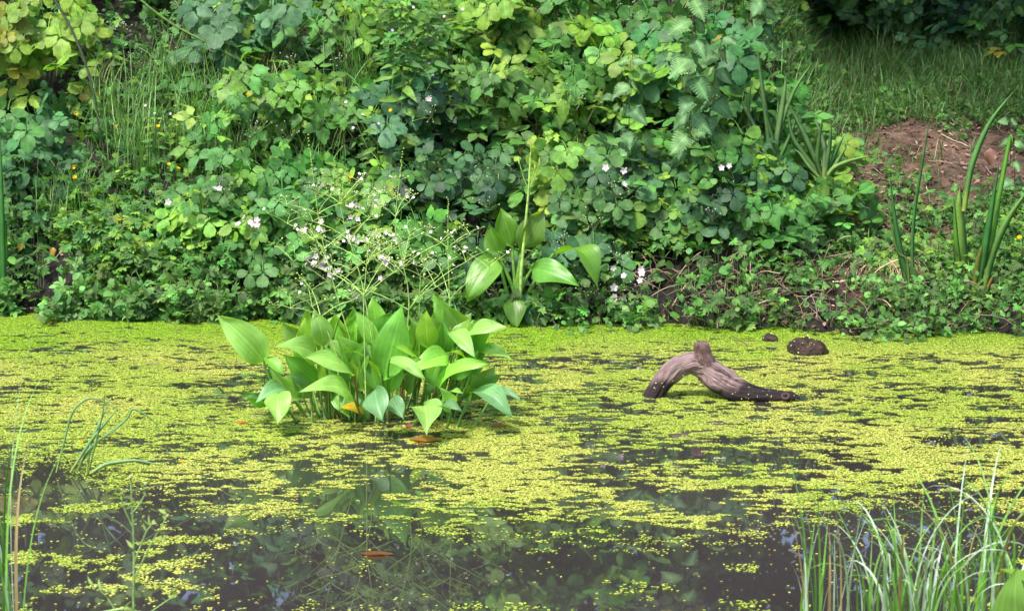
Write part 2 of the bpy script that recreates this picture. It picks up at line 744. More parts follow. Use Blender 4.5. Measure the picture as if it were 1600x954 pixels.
def jit(c, n, a=.22, hue=.08):
    c = np.broadcast_to(np.asarray(c), (n, 3))
    b = np.exp(rng.normal(0, a, (n, 1)))
    h = np.exp(rng.normal(0, hue, (n, 3)))
    return c * b * h


# ------------------------------------------------------------------ setting: ground and water
def build_ground():
    def axis(segs):
        r = []
        for a, b, n in segs:
            r.append(np.linspace(a, b, n, endpoint=False))
        r.append([segs[-1][1]])
        return np.concatenate(r)
    xs = axis([(-60, -6, 30), (-6, -2.8, 40), (-2.8, 3.2, 300), (3.2, 6.5, 40), (6.5, 60, 30)])
    ys = axis([(-20, 2.5, 20), (2.5, 4.4, 40), (4.4, 7.3, 30), (7.3, 9.2, 150), (9.2, 13, 120), (13, 60, 40)])
    X, Y = np.meshgrid(xs, ys)
    Z = G(X, Y)
    nx, ny = len(xs), len(ys)
    V = np.stack([X, Y, Z], -1).reshape(-1, 3)
    i, j = np.meshgrid(np.arange(ny - 1), np.arange(nx - 1), indexing='ij')
    q = np.stack([i * nx + j, i * nx + j + 1, (i + 1) * nx + j + 1, (i + 1) * nx + j], -1).reshape(-1, 4)
    t = Y - ybank(X)
    wet = 1 - sm(.10, .42, t + .35 * (fbm(X * 5, Y * 5, 3, 3) - .5))
    wet = np.maximum(wet, .95 * (1 - sm(1.0, 1.5, X - (Y - 8) * .1)))  # soil under the bushes blackened to deepen the shaded gaps, not damp
    wet = np.maximum(wet, .75 * sm(9.4, 10.0, Y))  # darker litter-covered soil below the grass at the top, not damp
    b = Batch()
    b.raw(V, q, V[:, :2] * .1, np.repeat(wet.reshape(-1, 1), 3, 1))
    o = b.build('ground', M['soil'])
    tag(o, kind='structure')
    b = Batch()
    b.raw([(-60, 3.5, 0), (60, 3.5, 0), (60, 9.0, 0), (-60, 9.0, 0)], [[0, 1, 2, 3]], [(0, 0), (1, 0), (1, 1), (0, 1)], (1, 1, 1))
    tag(b.build('pond_water', M['water'], smooth=False), kind='structure')


build_ground()


# ------------------------------------------------------------------ duckweed
def mat_density(px, py):
    """share of the water the duckweed covers, by where it floats"""
    edge = np.interp(px, [-300, 0, 60, 180, 300, 420, 520, 640, 760, 900, 1050, 1200, 1260, 1400, 1600, 1900],
                     [660, 700, 705, 745, 785, 806, 814, 822, 832, 838, 838, 826, 800, 770, 790, 800])
    core = np.interp(py, [480, 505, 520, 560, 620, 660, 690, 740, 800, 850], [1.05, 1.05, .98, .84, .84, .82, .70, .64, .60, .56])
    inside = sm(30, -30, py - edge - 30 * (fbm(px / 70., py / 18., 91, 3) - .5))
    return core, inside


def build_duckweed():
    cell = .0048
    x0, x1, y0, y1 = -3.3, 3.4, 4.35, 8.1
    nx, ny = int((x1 - x0) / cell), int((y1 - y0) / (cell * .87))
    I, J = np.meshgrid(np.arange(nx), np.arange(ny))
    x = x0 + (I + .5 * (J % 2)) * cell
    y = y0 + J * cell * .87
    x = (x + rng.uniform(-.5, .5, x.shape) * cell).ravel()
    y = (y + rng.uniform(-.5, .5, y.shape) * cell).ravel()
    vis = np.abs(x) < .285 * y + .9
    x, y = x[vis], y[vis]
    P = np.stack([x, y, np.zeros_like(x)], -1)
    px, py = proj(P)
    t = ybank(x) - y
    core, inside = mat_density(px, py)
    n1 = fbm(x * 2.4, y * 3.0, 101, 4)      # 40 cm patches
    n2 = fbm(x * 6, y * 15, 131, 3)         # 10 cm streaks
    n3 = fbm(x * 26, y * 56, 151, 3)        # cracks of open water
    q = np.interp(core, [.5, .6, .7, .8, .9, 1.0, 1.1], [.465, .49, .522, .55, .585, .66, .84])
    q = q + np.interp(py, [500, 650, 760], [.20, .26, .40]) * (n1 - .5)
    p_in = sm(-.035, .035, q - (.42 * n2 + .58 * n3))
    # sparse drifting strings outside the mat
    g = fbm(x * 5, y * 9, 171, 4)
    g2 = fbm(x * 22, y * 26, 181, 3)
    sparse = sm(np.interp(px, [300, 450], [.54, .60]), np.interp(px, [300, 450], [.62, .68]), .6 * g + .4 * g2) * .75 + .012
    lf = np.interp(px, [0, 250, 420, 1150, 1300, 1600], [1.0, .8, .15, .35, .9, .9])
    prob = inside * p_in + (1 - inside) * sparse * lf
    # thin film round the plantain stems and open dark pools
    keep = rng.random(len(x)) < prob
    keep &= t > -.03
    for (cx, cy, rx, ry) in ((640, 745, 60, 14), (420, 708, 40, 8), (1490, 690, 60, 9), (1150, 690, 35, 7), (1060, 776, 90, 9), (470, 745, 30, 18)):
        d = ((px - cx) / rx) ** 2 + ((py - cy) / ry) ** 2
        keep &= ~((d < 1) & (rng.random(len(x)) < .88 * np.clip(1.6 - 1.2 * d, 0, 1)))
    x, y, px, py = x[keep], y[keep], px[keep], py[keep]
    n = len(x)
    sz = rng.uniform(.0025, .0040, n) * np.interp(y, [4.5, 5.5, 7.5], [1.12, 1.05, 1.0])
    th = rng.uniform(0, 6.28, n)
    a = np.arange(6) / 6 * 6.283
    el = rng.uniform(.65, .95, n)
    cx, cy = np.cos(a)[None] * sz[:, None], np.sin(a)[None] * (sz * el)[:, None]
    tx, ty = rng.normal(0, .07, n), rng.normal(0, .07, n)
    V = np.zeros((n, 6, 3))
    V[..., 0] = x[:, None] + cx * np.cos(th)[:, None] - cy * np.sin(th)[:, None]
    V[..., 1] = y[:, None] + cx * np.sin(th)[:, None] + cy * np.cos(th)[:, None]
    V[..., 2] = .0012 + rng.uniform(0, .0012, n)[:, None] + cx * tx[:, None] + cy * ty[:, None]
    V[..., 2] = np.maximum(V[..., 2], .0006)
    patch = fbm(x * 2.2, y * 2.2, 201, 4)
    c = np.array((.45, .48, .10))
    g = np.array((.24, .42, .025))
    mixf = np.clip(sm(.42, .62, patch) * .45 + sm(575, 512, py) * .9, 0, 1)[:, None]  # greener toward the bank, the shade there put into the frond colour
    C = (c * (1 - mixf) + g * mixf) * np.exp(rng.normal(0, .20, (n, 1)))
    sub_ = rng.random(n) < .16
    C[sub_] = np.array((.13, .21, .03))
    old = rng.random(n) < .025
    C[old] = np.array((.42, .34, .12))
    b = Batch()
    b.raw(V.reshape(-1, 3), np.arange(n * 6).reshape(-1, 6), np.full((n * 6, 2), .3), np.repeat(C, 6, 0))
    o = b.build('duckweed', M['weed'], smooth=False)
    tag(o, 'yellow green duckweed floating over the pond', kind='stuff')
    return n


print('duckweed fronds', build_duckweed())

# ------------------------------------------------------------------ plant builders
LEAFPOS = []     # (points, root object) of every bush, for hanging blossoms on


def sub(o, name, b, mat):
    return b.build(name, mat, o)


def arc(a, b, sag=0., n=8, side=(0, 0, 0)):
    a, b = np.asarray(a, float), np.asarray(b, float)
    t = np.linspace(0, 1, n)[:, None]
    return a * (1 - t) + b * t + 4 * t * (1 - t) * (np.array([0, 0, sag]) + np.asarray(side))


def scatter(b, tms, P, Dr, Nr, C, S_):
    """spread leaves over several templates"""
    k = rng.integers(0, len(tms), len(P))
    for i, tm in enumerate(tms):
        m = k == i
        if m.any():
            b.add(tm, frames(Dr[m], Nr[m]), P[m], C[m], S_[m])


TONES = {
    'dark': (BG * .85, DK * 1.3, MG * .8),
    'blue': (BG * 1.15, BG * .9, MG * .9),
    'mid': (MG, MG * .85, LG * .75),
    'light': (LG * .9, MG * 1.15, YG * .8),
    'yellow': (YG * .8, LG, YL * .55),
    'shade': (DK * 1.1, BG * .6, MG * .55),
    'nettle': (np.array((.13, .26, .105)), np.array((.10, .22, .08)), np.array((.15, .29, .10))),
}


def bramble(px, Y, rad, h, n, tone, label, size=.062, group='brambles on the far bank', tms=None, lift=0.):
    x = (px - 800) / F * (Y * CT + .2)
    z0 = gz(x, Y)
    root = thing('bramble_bush', label, 'bramble', (x, Y, z0), group)
    base = np.array([x, Y, z0])
    cb, fb = Batch(), Batch()
    nc = 7
    P, Dr = [], []
    for k in range(nc):
        a = rng.uniform(0, 6.28)
        rr = rad * rng.uniform(.6, 1.1)
        e = base + np.array([math.cos(a) * rr, math.sin(a) * rr * .75 - .05, h * rng.uniform(.35, .8) + lift])
        path = arc(base + rng.normal(0, .03, 3) * (1, 1, 0), e, h * rng.uniform(.15, .4), 12)
        path += rng.normal(0, .004, path.shape)
        cb.tube(path, np.linspace(.0042, .0018, 12), jit((.09, .11, .04), 1, .3)[0], 5)
        m = n // 2 // nc
        t = rng.uniform(.25, 1, m)
        q = np.stack([np.interp(t, np.linspace(0, 1, 12), path[:, i]) for i in range(3)], -1)
        off = nrmz(rng.normal(0, 1, (m, 3)) + (0, -.3, .6)) * rng.uniform(.03, .09, (m, 1))
        P.append(q + off)
        Dr.append(off + np.array([math.cos(a), math.sin(a), 0]) * .04)
    m = n - sum(len(p) for p in P)
    # the leafy shell of the dome, towards the light and the open water
    u = rng.uniform(0, 6.28, m)
    ph = np.arccos(rng.uniform(-.05, 1, m))
    r_ = rng.uniform(.55, 1.02, m) ** .6
    shell = np.stack([np.cos(u) * np.sin(ph) * rad, np.sin(u) * np.sin(ph) * rad * .8, np.cos(ph) * h * .9 + .04 + lift], -1) * r_[:, None]
    shell += rng.normal(0, .025, shell.shape)
    P.append(base + shell)
    Dr.append(nrmz(shell + (0, 0, -h * .35)) + rng.normal(0, .45, (m, 3)))
    P = np.concatenate(P)
    Dr = np.concatenate(Dr)
    Dr[:, 2] = Dr[:, 2] * .5 - .12
    gzv = G(P[:, 0], P[:, 1])
    P[:, 2] = np.maximum(P[:, 2], gzv + .03)
    P[:, 2] = np.maximum(P[:, 2], .03)
    out = nrmz(P - base)
    Nr = np.array([0, -.66, .75]) + out * .25 + rng.normal(0, .2, P.shape)
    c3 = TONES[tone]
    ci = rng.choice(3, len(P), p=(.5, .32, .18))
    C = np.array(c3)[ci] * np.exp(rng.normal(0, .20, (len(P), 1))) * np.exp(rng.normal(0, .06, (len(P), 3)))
    # young tips outermost are paler, the odd leaf has turned
    tip = (r_[-1] > 0) & (rng.random(len(P)) < .07)
    C[tip] = YG * rng.uniform(.7, 1.2, (tip.sum(), 1))
    old = rng.random(len(P)) < .0015
    C[old] = np.array((.28, .26, .04))
    S_ = size * rng.uniform(.6, 1.3, len(P))
    S_[tip] *= .65
    C = C * np.exp(rng.normal(0, (.07, .03, .09), 3))
    kinds = tms or [BR, BR + BRP, BRP, BR + LO[:2], BR + BRP + PI_[:1]][int(rng.choice(5, p=(.3, .25, .2, .15, .1)))]
    scatter(fb, kinds, P, Dr, Nr, C, S_)
    sub(root, 'canes', cb, M['stem'])
    sub(root, 'foliage', fb, M['leaf'])
    LEAFPOS.append((P, root))
    return root


def buttercup_plant(px, Y, rad, n, tone, label, size=.035, h=.12, name='buttercup_plant', cat='buttercup', group='creeping buttercups on the far bank', tms=None, mat='soft'):
    x = (px - 800) / F * (Y * CT + .2)
    z0 = gz(x, Y)
    base = np.array([x, Y, z0])
    root = thing(name, label, cat, base, group)
    a = rng.uniform(0, 6.28, n)
    r_ = np.sqrt(rng.random(n)) * rad
    X, Yy = x + np.cos(a) * r_, Y + np.sin(a) * r_ * .8
    gr = np.maximum(G(X, Yy), 0)
    hh = h * rng.uniform(.35, 1.15, n)
    P = np.stack([X, Yy, gr + hh], -1)
    Dr = np.stack([np.cos(a), np.sin(a) - .3, rng.uniform(-.5, .1, n)], -1) + rng.normal(0, .4, (n, 3))
    Nr = np.array([0, -.45, .8]) + rng.normal(0, .3, (n, 3))
    c3 = np.array(TONES[tone])
    C = c3[rng.choice(3, n, p=(.5, .3, .2))] * np.exp(rng.normal(0, .2, (n, 1)))
    fb, sb = Batch(), Batch()
    scatter(fb, tms or LO, P, Dr, Nr, C, size * rng.uniform(.65, 1.3, n))
    for i in range(0, n, 3):
        foot = base + np.array([(X[i] - x) * .6, (Yy[i] - Y) * .6, 0])
        foot[2] = max(gz(foot[0], foot[1]), 0) - .01
        sb.tube(arc(foot, P[i] - (0, 0, .004), .01, 5), .0011, (.10, .17, .05), 4)
    sub(root, 'leaves', fb, M[mat])
    sub(root, 'stalks', sb, M['stem'])
    LEAFPOS.append((P, root))
    return root


def blades(b, roots, length, phi, a0, a1, width, col, nseg=9, fold=.25, pw=1.5):
    """grass-like blades, vectorised: tilt runs from a0 to a1 (radians from upright) along the blade"""
    roots = np.atleast_2d(roots)
    n = len(roots)
    z1 = lambda v: np.broadcast_to(np.asarray(v, float), (n,))
    length, phi, a0, a1, width = map(z1, (length, phi, a0, a1, width))
    s = np.linspace(0, 1, nseg + 1)
    tilt = a0[:, None] + (a1 - a0)[:, None] * s[None, :] ** pw
    ds = length[:, None] / nseg
    hx = np.concatenate([np.zeros((n, 1)), np.cumsum(np.sin(tilt[:, :-1]) * ds, 1)], 1)
    vz = np.concatenate([np.zeros((n, 1)), np.cumsum(np.cos(tilt[:, :-1]) * ds, 1)], 1)
    dx, dy = np.cos(phi)[:, None], np.sin(phi)[:, None]
    C0 = np.stack([roots[:, :1] + hx * dx, roots[:, 1:2] + hx * dy, roots[:, 2:3] + vz], -1)
    tw = rng.uniform(-.9, .9, (n, 1)) * s[None] + rng.uniform(-.5, .5, (n, 1))
    side = np.stack([-dy * np.cos(tw) + 0 * s, dx * np.cos(tw) + 0 * s, np.sin(tw)], -1)
    nor = np.stack([-np.cos(tilt) * dx, -np.cos(tilt) * dy, np.sin(tilt)], -1)
    wd = width[:, None] * .5 * np.clip(1 - s ** 2.6, 0, 1)[None] * (0.75 + .25 * np.sin(s * 3.1))[None]
    V = np.stack([C0 - side * wd[..., None] + nor * (wd * fold)[..., None], C0, C0 + side * wd[..., None] + nor * (wd * fold)[..., None]], 2)
    m = nseg + 1
    i, j = np.meshgrid(np.arange(nseg), np.arange(2), indexing='ij')
    q = np.stack([i * 3 + j, i * 3 + j + 1, (i + 1) * 3 + j + 1, (i + 1) * 3 + j], -1).reshape(-1, 4)
    Q = (q[None] + (np.arange(n) * m * 3)[:, None, None]).reshape(-1, 4)
    U = np.zeros((n, m, 3, 2))
    U[..., 0] = np.array([-.5, 0, .5])
    U[..., 1] = s[None, :, None]
    C = np.broadcast_to(np.atleast_2d(col), (n, 3))
    b.raw(V.reshape(-1, 3), Q, U.reshape(-1, 2), np.repeat(C, m * 3, 0))
    return C0[:, -1]


def grass_tuft(base, n, hgt, wid, col, label, name='grass_tuft', cat='grass', spread=.05, group='grass tufts', arch=(.6, 1.6), bias=None, part='blades', jita=.25, seg=9):
    base = np.asarray(base, float)
    root = thing(name, label, cat, base, group)
    phi = rng.uniform(0, 6.28, n) if bias is None else rng.normal(bias, .8, n)
    R = base + np.stack([rng.normal(0, spread, n), rng.normal(0, spread * .7, n), np.zeros(n)], -1)
    R[:, 2] = np.maximum(G(R[:, 0], R[:, 1]), -.03) - .005
    b = Batch()
    blades(b, R, hgt * rng.uniform(.5, 1.15, n), phi, rng.uniform(.02, .25, n), rng.uniform(arch[0], arch[1], n), wid * rng.uniform(.6, 1.2, n), jit(col, n, jita), seg)
    sub(root, part, b, M['blade'])
    return root


def sword(path_px, Y, wpx, col, b, thick=.15, dY=0., nseg=14, lean=0.):
    """a long sword-shaped leaf through photo pixels at distance Y"""
    pts = np.array([pt(x, y, Y + dY * i / (len(path_px) - 1)) for i, (x, y) in enumerate(path_px)])
    t = np.linspace(0, 1, len(pts))
    s = np.linspace(0, 1, nseg + 1)
    C0 = np.stack([np.interp(s, t, pts[:, i]) for i in range(3)], -1)
    for _ in range(3):
        C0[1:-1] = (C0[:-2] + C0[1:-1] * 2 + C0[2:]) / 4
    tan = nrmz(np.gradient(C0, axis=0))
    side = nrmz(np.cross(tan, np.array([lean, -1, .05])))
    nor = np.cross(side, tan)
    w = wpx / F * Y * .58 * np.clip(1 - s ** 3.5, 0, 1) * (.8 + .2 * np.sin(s * 3.14))
    V = np.stack([C0 - side * w[:, None], C0 + nor * (w * thick)[:, None], C0 + side * w[:, None], C0 - nor * (w * thick)[:, None]], 1)
    i, j = np.meshgrid(np.arange(nseg), np.arange(4), indexing='ij')
    q = np.stack([i * 4 + j, i * 4 + (j + 1) % 4, (i + 1) * 4 + (j + 1) % 4, (i + 1) * 4 + j], -1).reshape(-1, 4)
    U = np.zeros((nseg + 1, 4, 2))
    U[..., 0] = (-.5, .0, .5, .0)
    U[..., 1] = s[:, None]
    grad = np.array(col)[None] * np.ones((len(V) * 4, 1))
    pale = np.repeat(np.clip(1 - s * 4, 0, 1), 4)[:, None]
    grad = grad * (1 - pale) + np.array((.30, .38, .07)) * pale
    b.raw(V.reshape(-1, 3), q, U.reshape(-1, 2), grad)
    return C0


def big_leaf(b, base, tip, width, nrm, col, bend=.15, fold=.18, cup=0., prof=None, wave=.03, nu=8, nv=16, tcol=None):
    """one plantain leaf blade from base to tip, arching by bend"""
    base, tip = np.asarray(base, float), np.asarray(tip, float)
    L = np.linalg.norm(tip - base)
    R = frames((tip - base)[None], np.asarray(nrm, float)[None])[0]
    prof = prof or [(0, .0), (.04, .28), (.12, .62), (.25, .90), (.38, 1.), (.52, .95), (.68, .74), (.82, .45), (.93, .18), (1, .0)]
    v = np.linspace(0, 1, nv + 1)
    u = np.linspace(-1, 1, nu + 1)
    w = np.interp(v, *zip(*prof)) * width / 2
    # smooth the outline a little
    w[1:-1] = (w[:-2] + 2 * w[1:-1] + w[2:]) / 4
    UU, VV = np.meshgrid(u, v)
    X = UU * w[:, None]
    Yv = VV * L
    ph = rng.uniform(0, 6.28)
    X = X + rng.normal(0, .07) * L * VV ** 2 * (1 if nu > 2 else 0)
    Z = np.abs(UU * w[:, None]) * fold + bend * L * 4 * VV * (1 - VV) * .5 - cup * X ** 2 / max(width, .01) * 4
    Z = Z + wave * width * np.sin(VV * 6.5 + ph + 1.1 * np.sign(UU)) * UU ** 2
    V = np.stack([X, Yv, Z], -1).reshape(-1, 3) @ R.T + base
    V[:, 2] = np.maximum(V[:, 2], .004)
    n = nu + 1
    i, j = np.meshgrid(np.arange(nv), np.arange(nu), indexing='ij')
    q = np.stack([i * n + j, i * n + j + 1, (i + 1) * n + j + 1, (i + 1) * n + j], -1).reshape(-1, 4)
    U = np.stack([UU * .5, VV], -1).reshape(-1, 2)
    b.raw(V, q, U, col)
    return R


# ------------------------------------------------------------------ far thicket and canopy that shade the top of the bank
def build_thicket():
    b = Batch()
    n = 60000
    x = rng.uniform(-7, 7.5, n)
    y = 10.6 + rng.random(n) ** 1.3 * 3.2 + np.clip(x - .3, 0, 1.6) * .5
    g = G(x, y)
    top = 4.6 + .9 * (fbm(x * .7, y * .7, 301, 3) - .5)
    z = g + rng.random(n) ** .8 * (top - g)
    # a few hollows that show dark depth
    keep = (fbm(x * 2.3, z * 2.6, 311, 3) > .42) | (y > 12.3)
    P = np.stack([x, y, z], -1)[keep]
    n = len(P)
    Dr = rng.normal(0, 1, (n, 3)) * (1, 1, .4) + (0, -.4, -.3)
    Nr = np.array([0, -.5, .8]) + rng.normal(0, .35, (n, 3))
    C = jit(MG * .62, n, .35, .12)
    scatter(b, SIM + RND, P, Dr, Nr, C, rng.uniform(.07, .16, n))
    # bramble-like sprays on its face
    m = 1500
    x = rng.uniform(-6, 7.5, m)
    y = 10.6 + rng.random(m) * .5 + np.clip(x - .3, 0, 1.6) * .5
    z = G(x, y) + rng.uniform(.15, 2.6, m)
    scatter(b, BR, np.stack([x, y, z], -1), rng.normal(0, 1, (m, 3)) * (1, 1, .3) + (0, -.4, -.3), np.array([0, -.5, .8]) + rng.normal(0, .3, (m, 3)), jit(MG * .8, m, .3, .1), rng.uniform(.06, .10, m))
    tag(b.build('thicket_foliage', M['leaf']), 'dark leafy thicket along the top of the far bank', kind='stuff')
    # overhanging tree canopy above the top of the bank, out of the picture, that keeps the path in shade
    b = Batch()
    n = 15000
    x = rng.uniform(-1.0, 8, n)
    y = rng.uniform(7.0, 14, n)
    z = 4.1 + rng.random(n) * 1.3 + .8 * (fbm(x, y, 321, 2) - .5)
    dens = fbm(x * 1.3, y * 1.3, 331, 3)
    inn = (dens > .36) & (y > 7.1 + np.clip(1.0 - x, 0, 3) * 2.0)
    P = np.stack([x, y, z], -1)[inn]
    n = len(P)
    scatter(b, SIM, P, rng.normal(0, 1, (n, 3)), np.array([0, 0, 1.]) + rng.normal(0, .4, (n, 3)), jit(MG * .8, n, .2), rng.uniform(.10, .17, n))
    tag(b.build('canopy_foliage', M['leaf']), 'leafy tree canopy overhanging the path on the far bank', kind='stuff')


build_thicket()


# ------------------------------------------------------------------ ground cover, litter and grass (nobody could count these)
def build_cover():
    # dim little leaves over the whole leafy bank, under the bushes
    b = Batch()
    n = 9000
    x = rng.uniform(-2.9, 2.0, n)
    t = rng.random(n) * 2.6 + .10
    y = ybank(x) + t
    k = ~((x > .15) & (x < 1.15) & (t[:len(x)] < .55) & (rng.random(n) < .6))
    k &= (x < 1.15 + (y - 8) * .12 + rng.normal(0, .12, n)) & ~((x > -2.0) & (x < -1.78) & (t < .28))
    x, y = x[k], y[k]
    n = len(x)
    P = np.stack([x, y, G(x, y) + rng.uniform(.02, .16, n)], -1)
    scatter(b, LO + SIM + RND, P, rng.normal(0, 1, (n, 3)) + (0, -.5, -.2), np.array([0, -.5, .75]) + rng.normal(0, .3, (n, 3)), jit(MG * .8, n, .3), rng.uniform(.025, .045, n))
    # a fringe that hangs over the water line
    n = 9500
    x = rng.uniform(-2.8, 3.2, n)
    t = rng.random(n) ** 1.5 * .42 - .07
    y = ybank(x) + t
    k = ~((x > -2.0) & (x < -1.80) & (t < .3) & (rng.random(n) < .93))
    dn = np.interp(x, [-3, -1.5, -.2, 0, .5, .9, 1.3, 3], [1, 1, .75, .3, .22, .25, .3, .45])
    k &= rng.random(n) < dn * (fbm(x * 4, y * 4, 405, 2) + .35)
    x, y, t = x[k], y[k], t[k]
    n = len(x)
    P = np.stack([x, y, np.maximum(G(x, y), 0) + rng.uniform(.01, .13, n)], -1)
    small = (x > .95)[:, None]
    scatter(b, LO + LO + SIM + RND, P, rng.normal(0, 1, (n, 3)) + (0, -.7, -.2), np.array([0, -.6, .7]) + rng.normal(0, .3, (n, 3)), jit((.085, .19, .042), n, .4, .12), np.where(small[:, 0], rng.uniform(.016, .030, n), rng.uniform(.022, .052, n)))
    # sprigs that have crept out over the water
    n = 2600
    x = rng.uniform(-2.8, 3.0, n)
    t = -rng.random(n) ** 1.4 * .26
    k = fbm(x * 6, x * 0 + 1, 407, 3) * 1.0 + t * 1.2 > .50
    x, t = x[k], t[k]
    n = len(x)
    P = np.stack([x, ybank(x) + t, rng.uniform(.004, .07, n) * (1 + 2 * np.clip(t + .15, 0, 1))], -1)
    scatter(b, LO + RND + SIM, P, rng.normal(0, 1, (n, 3)) + (0, -.9, -.1), np.array([0, -.5, .8]) + rng.normal(0, .25, (n, 3)), jit((.09, .20, .042), n, .35, .12), rng.uniform(.014, .034, n))
    # small herbs on the open soil to the right, in patches
    n = 12000
    x = rng.uniform(1.0, 3.4, n)
    y = ybank(x) + .05 + rng.random(n) ** 1.3 * 3.0
    den = fbm(x * 3.1, y * 3.4, 401, 3)
    px, py = proj(np.stack([x, y, G(x, y)], -1))
    bare = np.exp(-(((px - 1345) / 85) ** 2 + ((py - 275) / 75) ** 2)) + np.exp(-(((px - 1500) / 120) ** 2 + ((py - 262) / 36) ** 2)) + .6 * np.exp(-(((px - 1450) / 140) ** 2 + ((py - 500) / 22) ** 2)) + .6 * np.exp(-(((px - 1250) / 90) ** 2 + ((py - 478) / 18) ** 2))
    k = den - bare * .42 > .455
    x, y = x[k], y[k]
    n = len(x)
    P = np.stack([x, y, G(x, y) + rng.uniform(.008, .07, n)], -1)
    scatter(b, LO + RND, P, rng.normal(0, 1, (n, 3)) + (0, -.4, 0), np.array([0, -.45, .8]) + rng.normal(0, .25, (n, 3)), jit((.085, .18, .045), n, .35, .12), rng.uniform(.015, .038, n))
    tag(b.build('ground_cover_leaves', M['soft']), 'low mixed leaves covering the soil of the far bank', kind='stuff')
    # litter: dead leaf scraps, bits of stick
    b = Batch()
    n = 24000
    x = rng.uniform(-2.8, 3.6, n)
    y = ybank(x) + rng.random(n) ** 1.2 * 3.6 + .02
    k = (x > .7) | (rng.random(n) < .15)
    x, y = x[k], y[k]
    n = len(x)
    P = np.stack([x, y, G(x, y) + .006 + rng.random(n) * .01], -1)
    cc = np.array([(.17, .09, .065), (.26, .15, .11), (.08, .045, .03), (.36, .25, .17)])[rng.choice(4, n, p=(.35, .3, .27, .08))]
    sc_ = np.stack([rng.uniform(.2, 1, n), np.ones(n), np.ones(n)], -1) * rng.uniform(.008, .028, (n, 1))
    b.add(SIM[0], frames(rng.normal(0, 1, (n, 3)) * (1, 1, .15), np.array([0, 0, 1.]) + rng.normal(0, .35, (n, 3))), P, cc * np.exp(rng.normal(0, .25, (n, 1))), sc_)
    for i in range(700):
        xx = rng.uniform(-.2, 3.3)
        yy = float(ybank(xx)) + rng.random() * 2.0 + .03
        a = rng.uniform(0, 3.14)
        L = rng.uniform(.05, .18)
        p0 = np.array([xx, yy, 0])
        p1 = p0 + np.array([math.cos(a) * L, math.sin(a) * L, 0])
        pa = arc(p0, p1, 0, 5) + rng.normal(0, .003, (5, 3))
        pa[:, 2] = G(pa[:, 0], pa[:, 1]) + .008 + rng.random() * .02
        b.tube(pa, rng.uniform(.0008, .0028), jit((.26, .19, .14), 1, .4)[0], 4)
    for i in range(260):
        xx = rng.normal(1.05, .42)
        yy = float(ybank(xx)) + rng.random() ** 1.3 * .5 + .0
        a = rng.uniform(0, 6.28)
        L = rng.uniform(.06, .26)
        z0 = max(gz(xx, yy), 0)
        p0 = np.array([xx, yy, z0 + .005])
        p1 = p0 + np.array([math.cos(a) * L, math.sin(a) * L * .6, rng.uniform(-.02, .12)])
        p1[2] = max(p1[2], gz(p1[0], p1[1]) + .01, .004)
        b.tube(arc(p0, p1, rng.uniform(-.01, .03), 6) + rng.normal(0, .002, (6, 3)), rng.uniform(.0008, .0024), jit((.20, .14, .09), 1, .4)[0], 4)
    tag(b.build('leaf_litter', M['stem']), 'dead leaves and bits of stick lying on the soil', kind='stuff')
    # grass on the shaded rise at the right

    b = Batch()
    n = 36000
    x = rng.uniform(.9, 4.2, n)
    y = rng.uniform(8.9, 12.6, n)
    px, py = proj(np.stack([x, y, G(x, y)], -1))
    den = fbm(x * 2.2, y * 2.2, 501, 3)
    den2 = fbm(x * 7, y * 5, 505, 3)
    k = (py < 195 + 170 * (den - .5) + 120 * (den2 - .5)) | ((px > 1120) & (px < 1230) & (py < 300)) | ((den > .62) & (py < 260))
    k &= x > .75 + (y - 8) * .11
    x, y = x[k], y[k]
    n = len(x)
    c = np.where(rng.random((n, 1)) < .08, np.array((.26, .22, .11)), np.array((.065, .16, .035)))
    blades(b, np.stack([x, y, G(x, y) - .01], -1), rng.uniform(.06, .24, n), rng.uniform(0, 6.28, n), rng.uniform(0, .7, n), rng.uniform(.8, 2.4, n), rng.uniform(.0025, .0055, n), c * np.exp(rng.normal(0, .3, (n, 1))), 6)
    m = 2600
    x = rng.uniform(-2.7, 3.0, m)
    y = ybank(x) + rng.uniform(-.04, .12, m)
    k = (fbm(x * 5, x * 0, 515, 3) > .44) & ~((x > -2.02) & (x < -1.7))
    x, y = x[k], y[k]
    m = len(x)
    blades(b, np.stack([x, y, np.maximum(G(x, y), 0) - .01], -1), rng.uniform(.04, .16, m), rng.normal(-1.57, 1.1, m), rng.uniform(.1, .9, m), rng.uniform(1.0, 2.6, m), rng.uniform(.0012, .0028, m), np.where(rng.random((m, 1)) < .2, np.array((.25, .19, .09)), np.array((.10, .21, .04))) * np.exp(rng.normal(0, .25, (m, 1))), 6)
    # thin grass between the plants along the water and among the brambles
    n = 4200
    x = rng.uniform(-2.7, 2.7, n)
    t = rng.random(n) ** 1.6 * 1.6
    y = ybank(x) + t + .02
    den = fbm(x * 3, y * 3, 511, 3)
    k = den > np.where(x > 1.1, .50, .47)
    k &= ~((x > -2.05) & (x < -1.62) & (t < .3))
    x, y = x[k], y[k]
    n = len(x)
    blades(b, np.stack([x, y, G(x, y) - .01], -1), rng.uniform(.06, .22, n), rng.uniform(0, 6.28, n), rng.uniform(0, .6, n), rng.uniform(.7, 2.1, n), rng.uniform(.0012, .003, n), jit((.09, .19, .045), n, .3), 6)
    tag(b.build('grass', M['blade']), 'thin green grass over the far bank', kind='stuff')


build_cover()

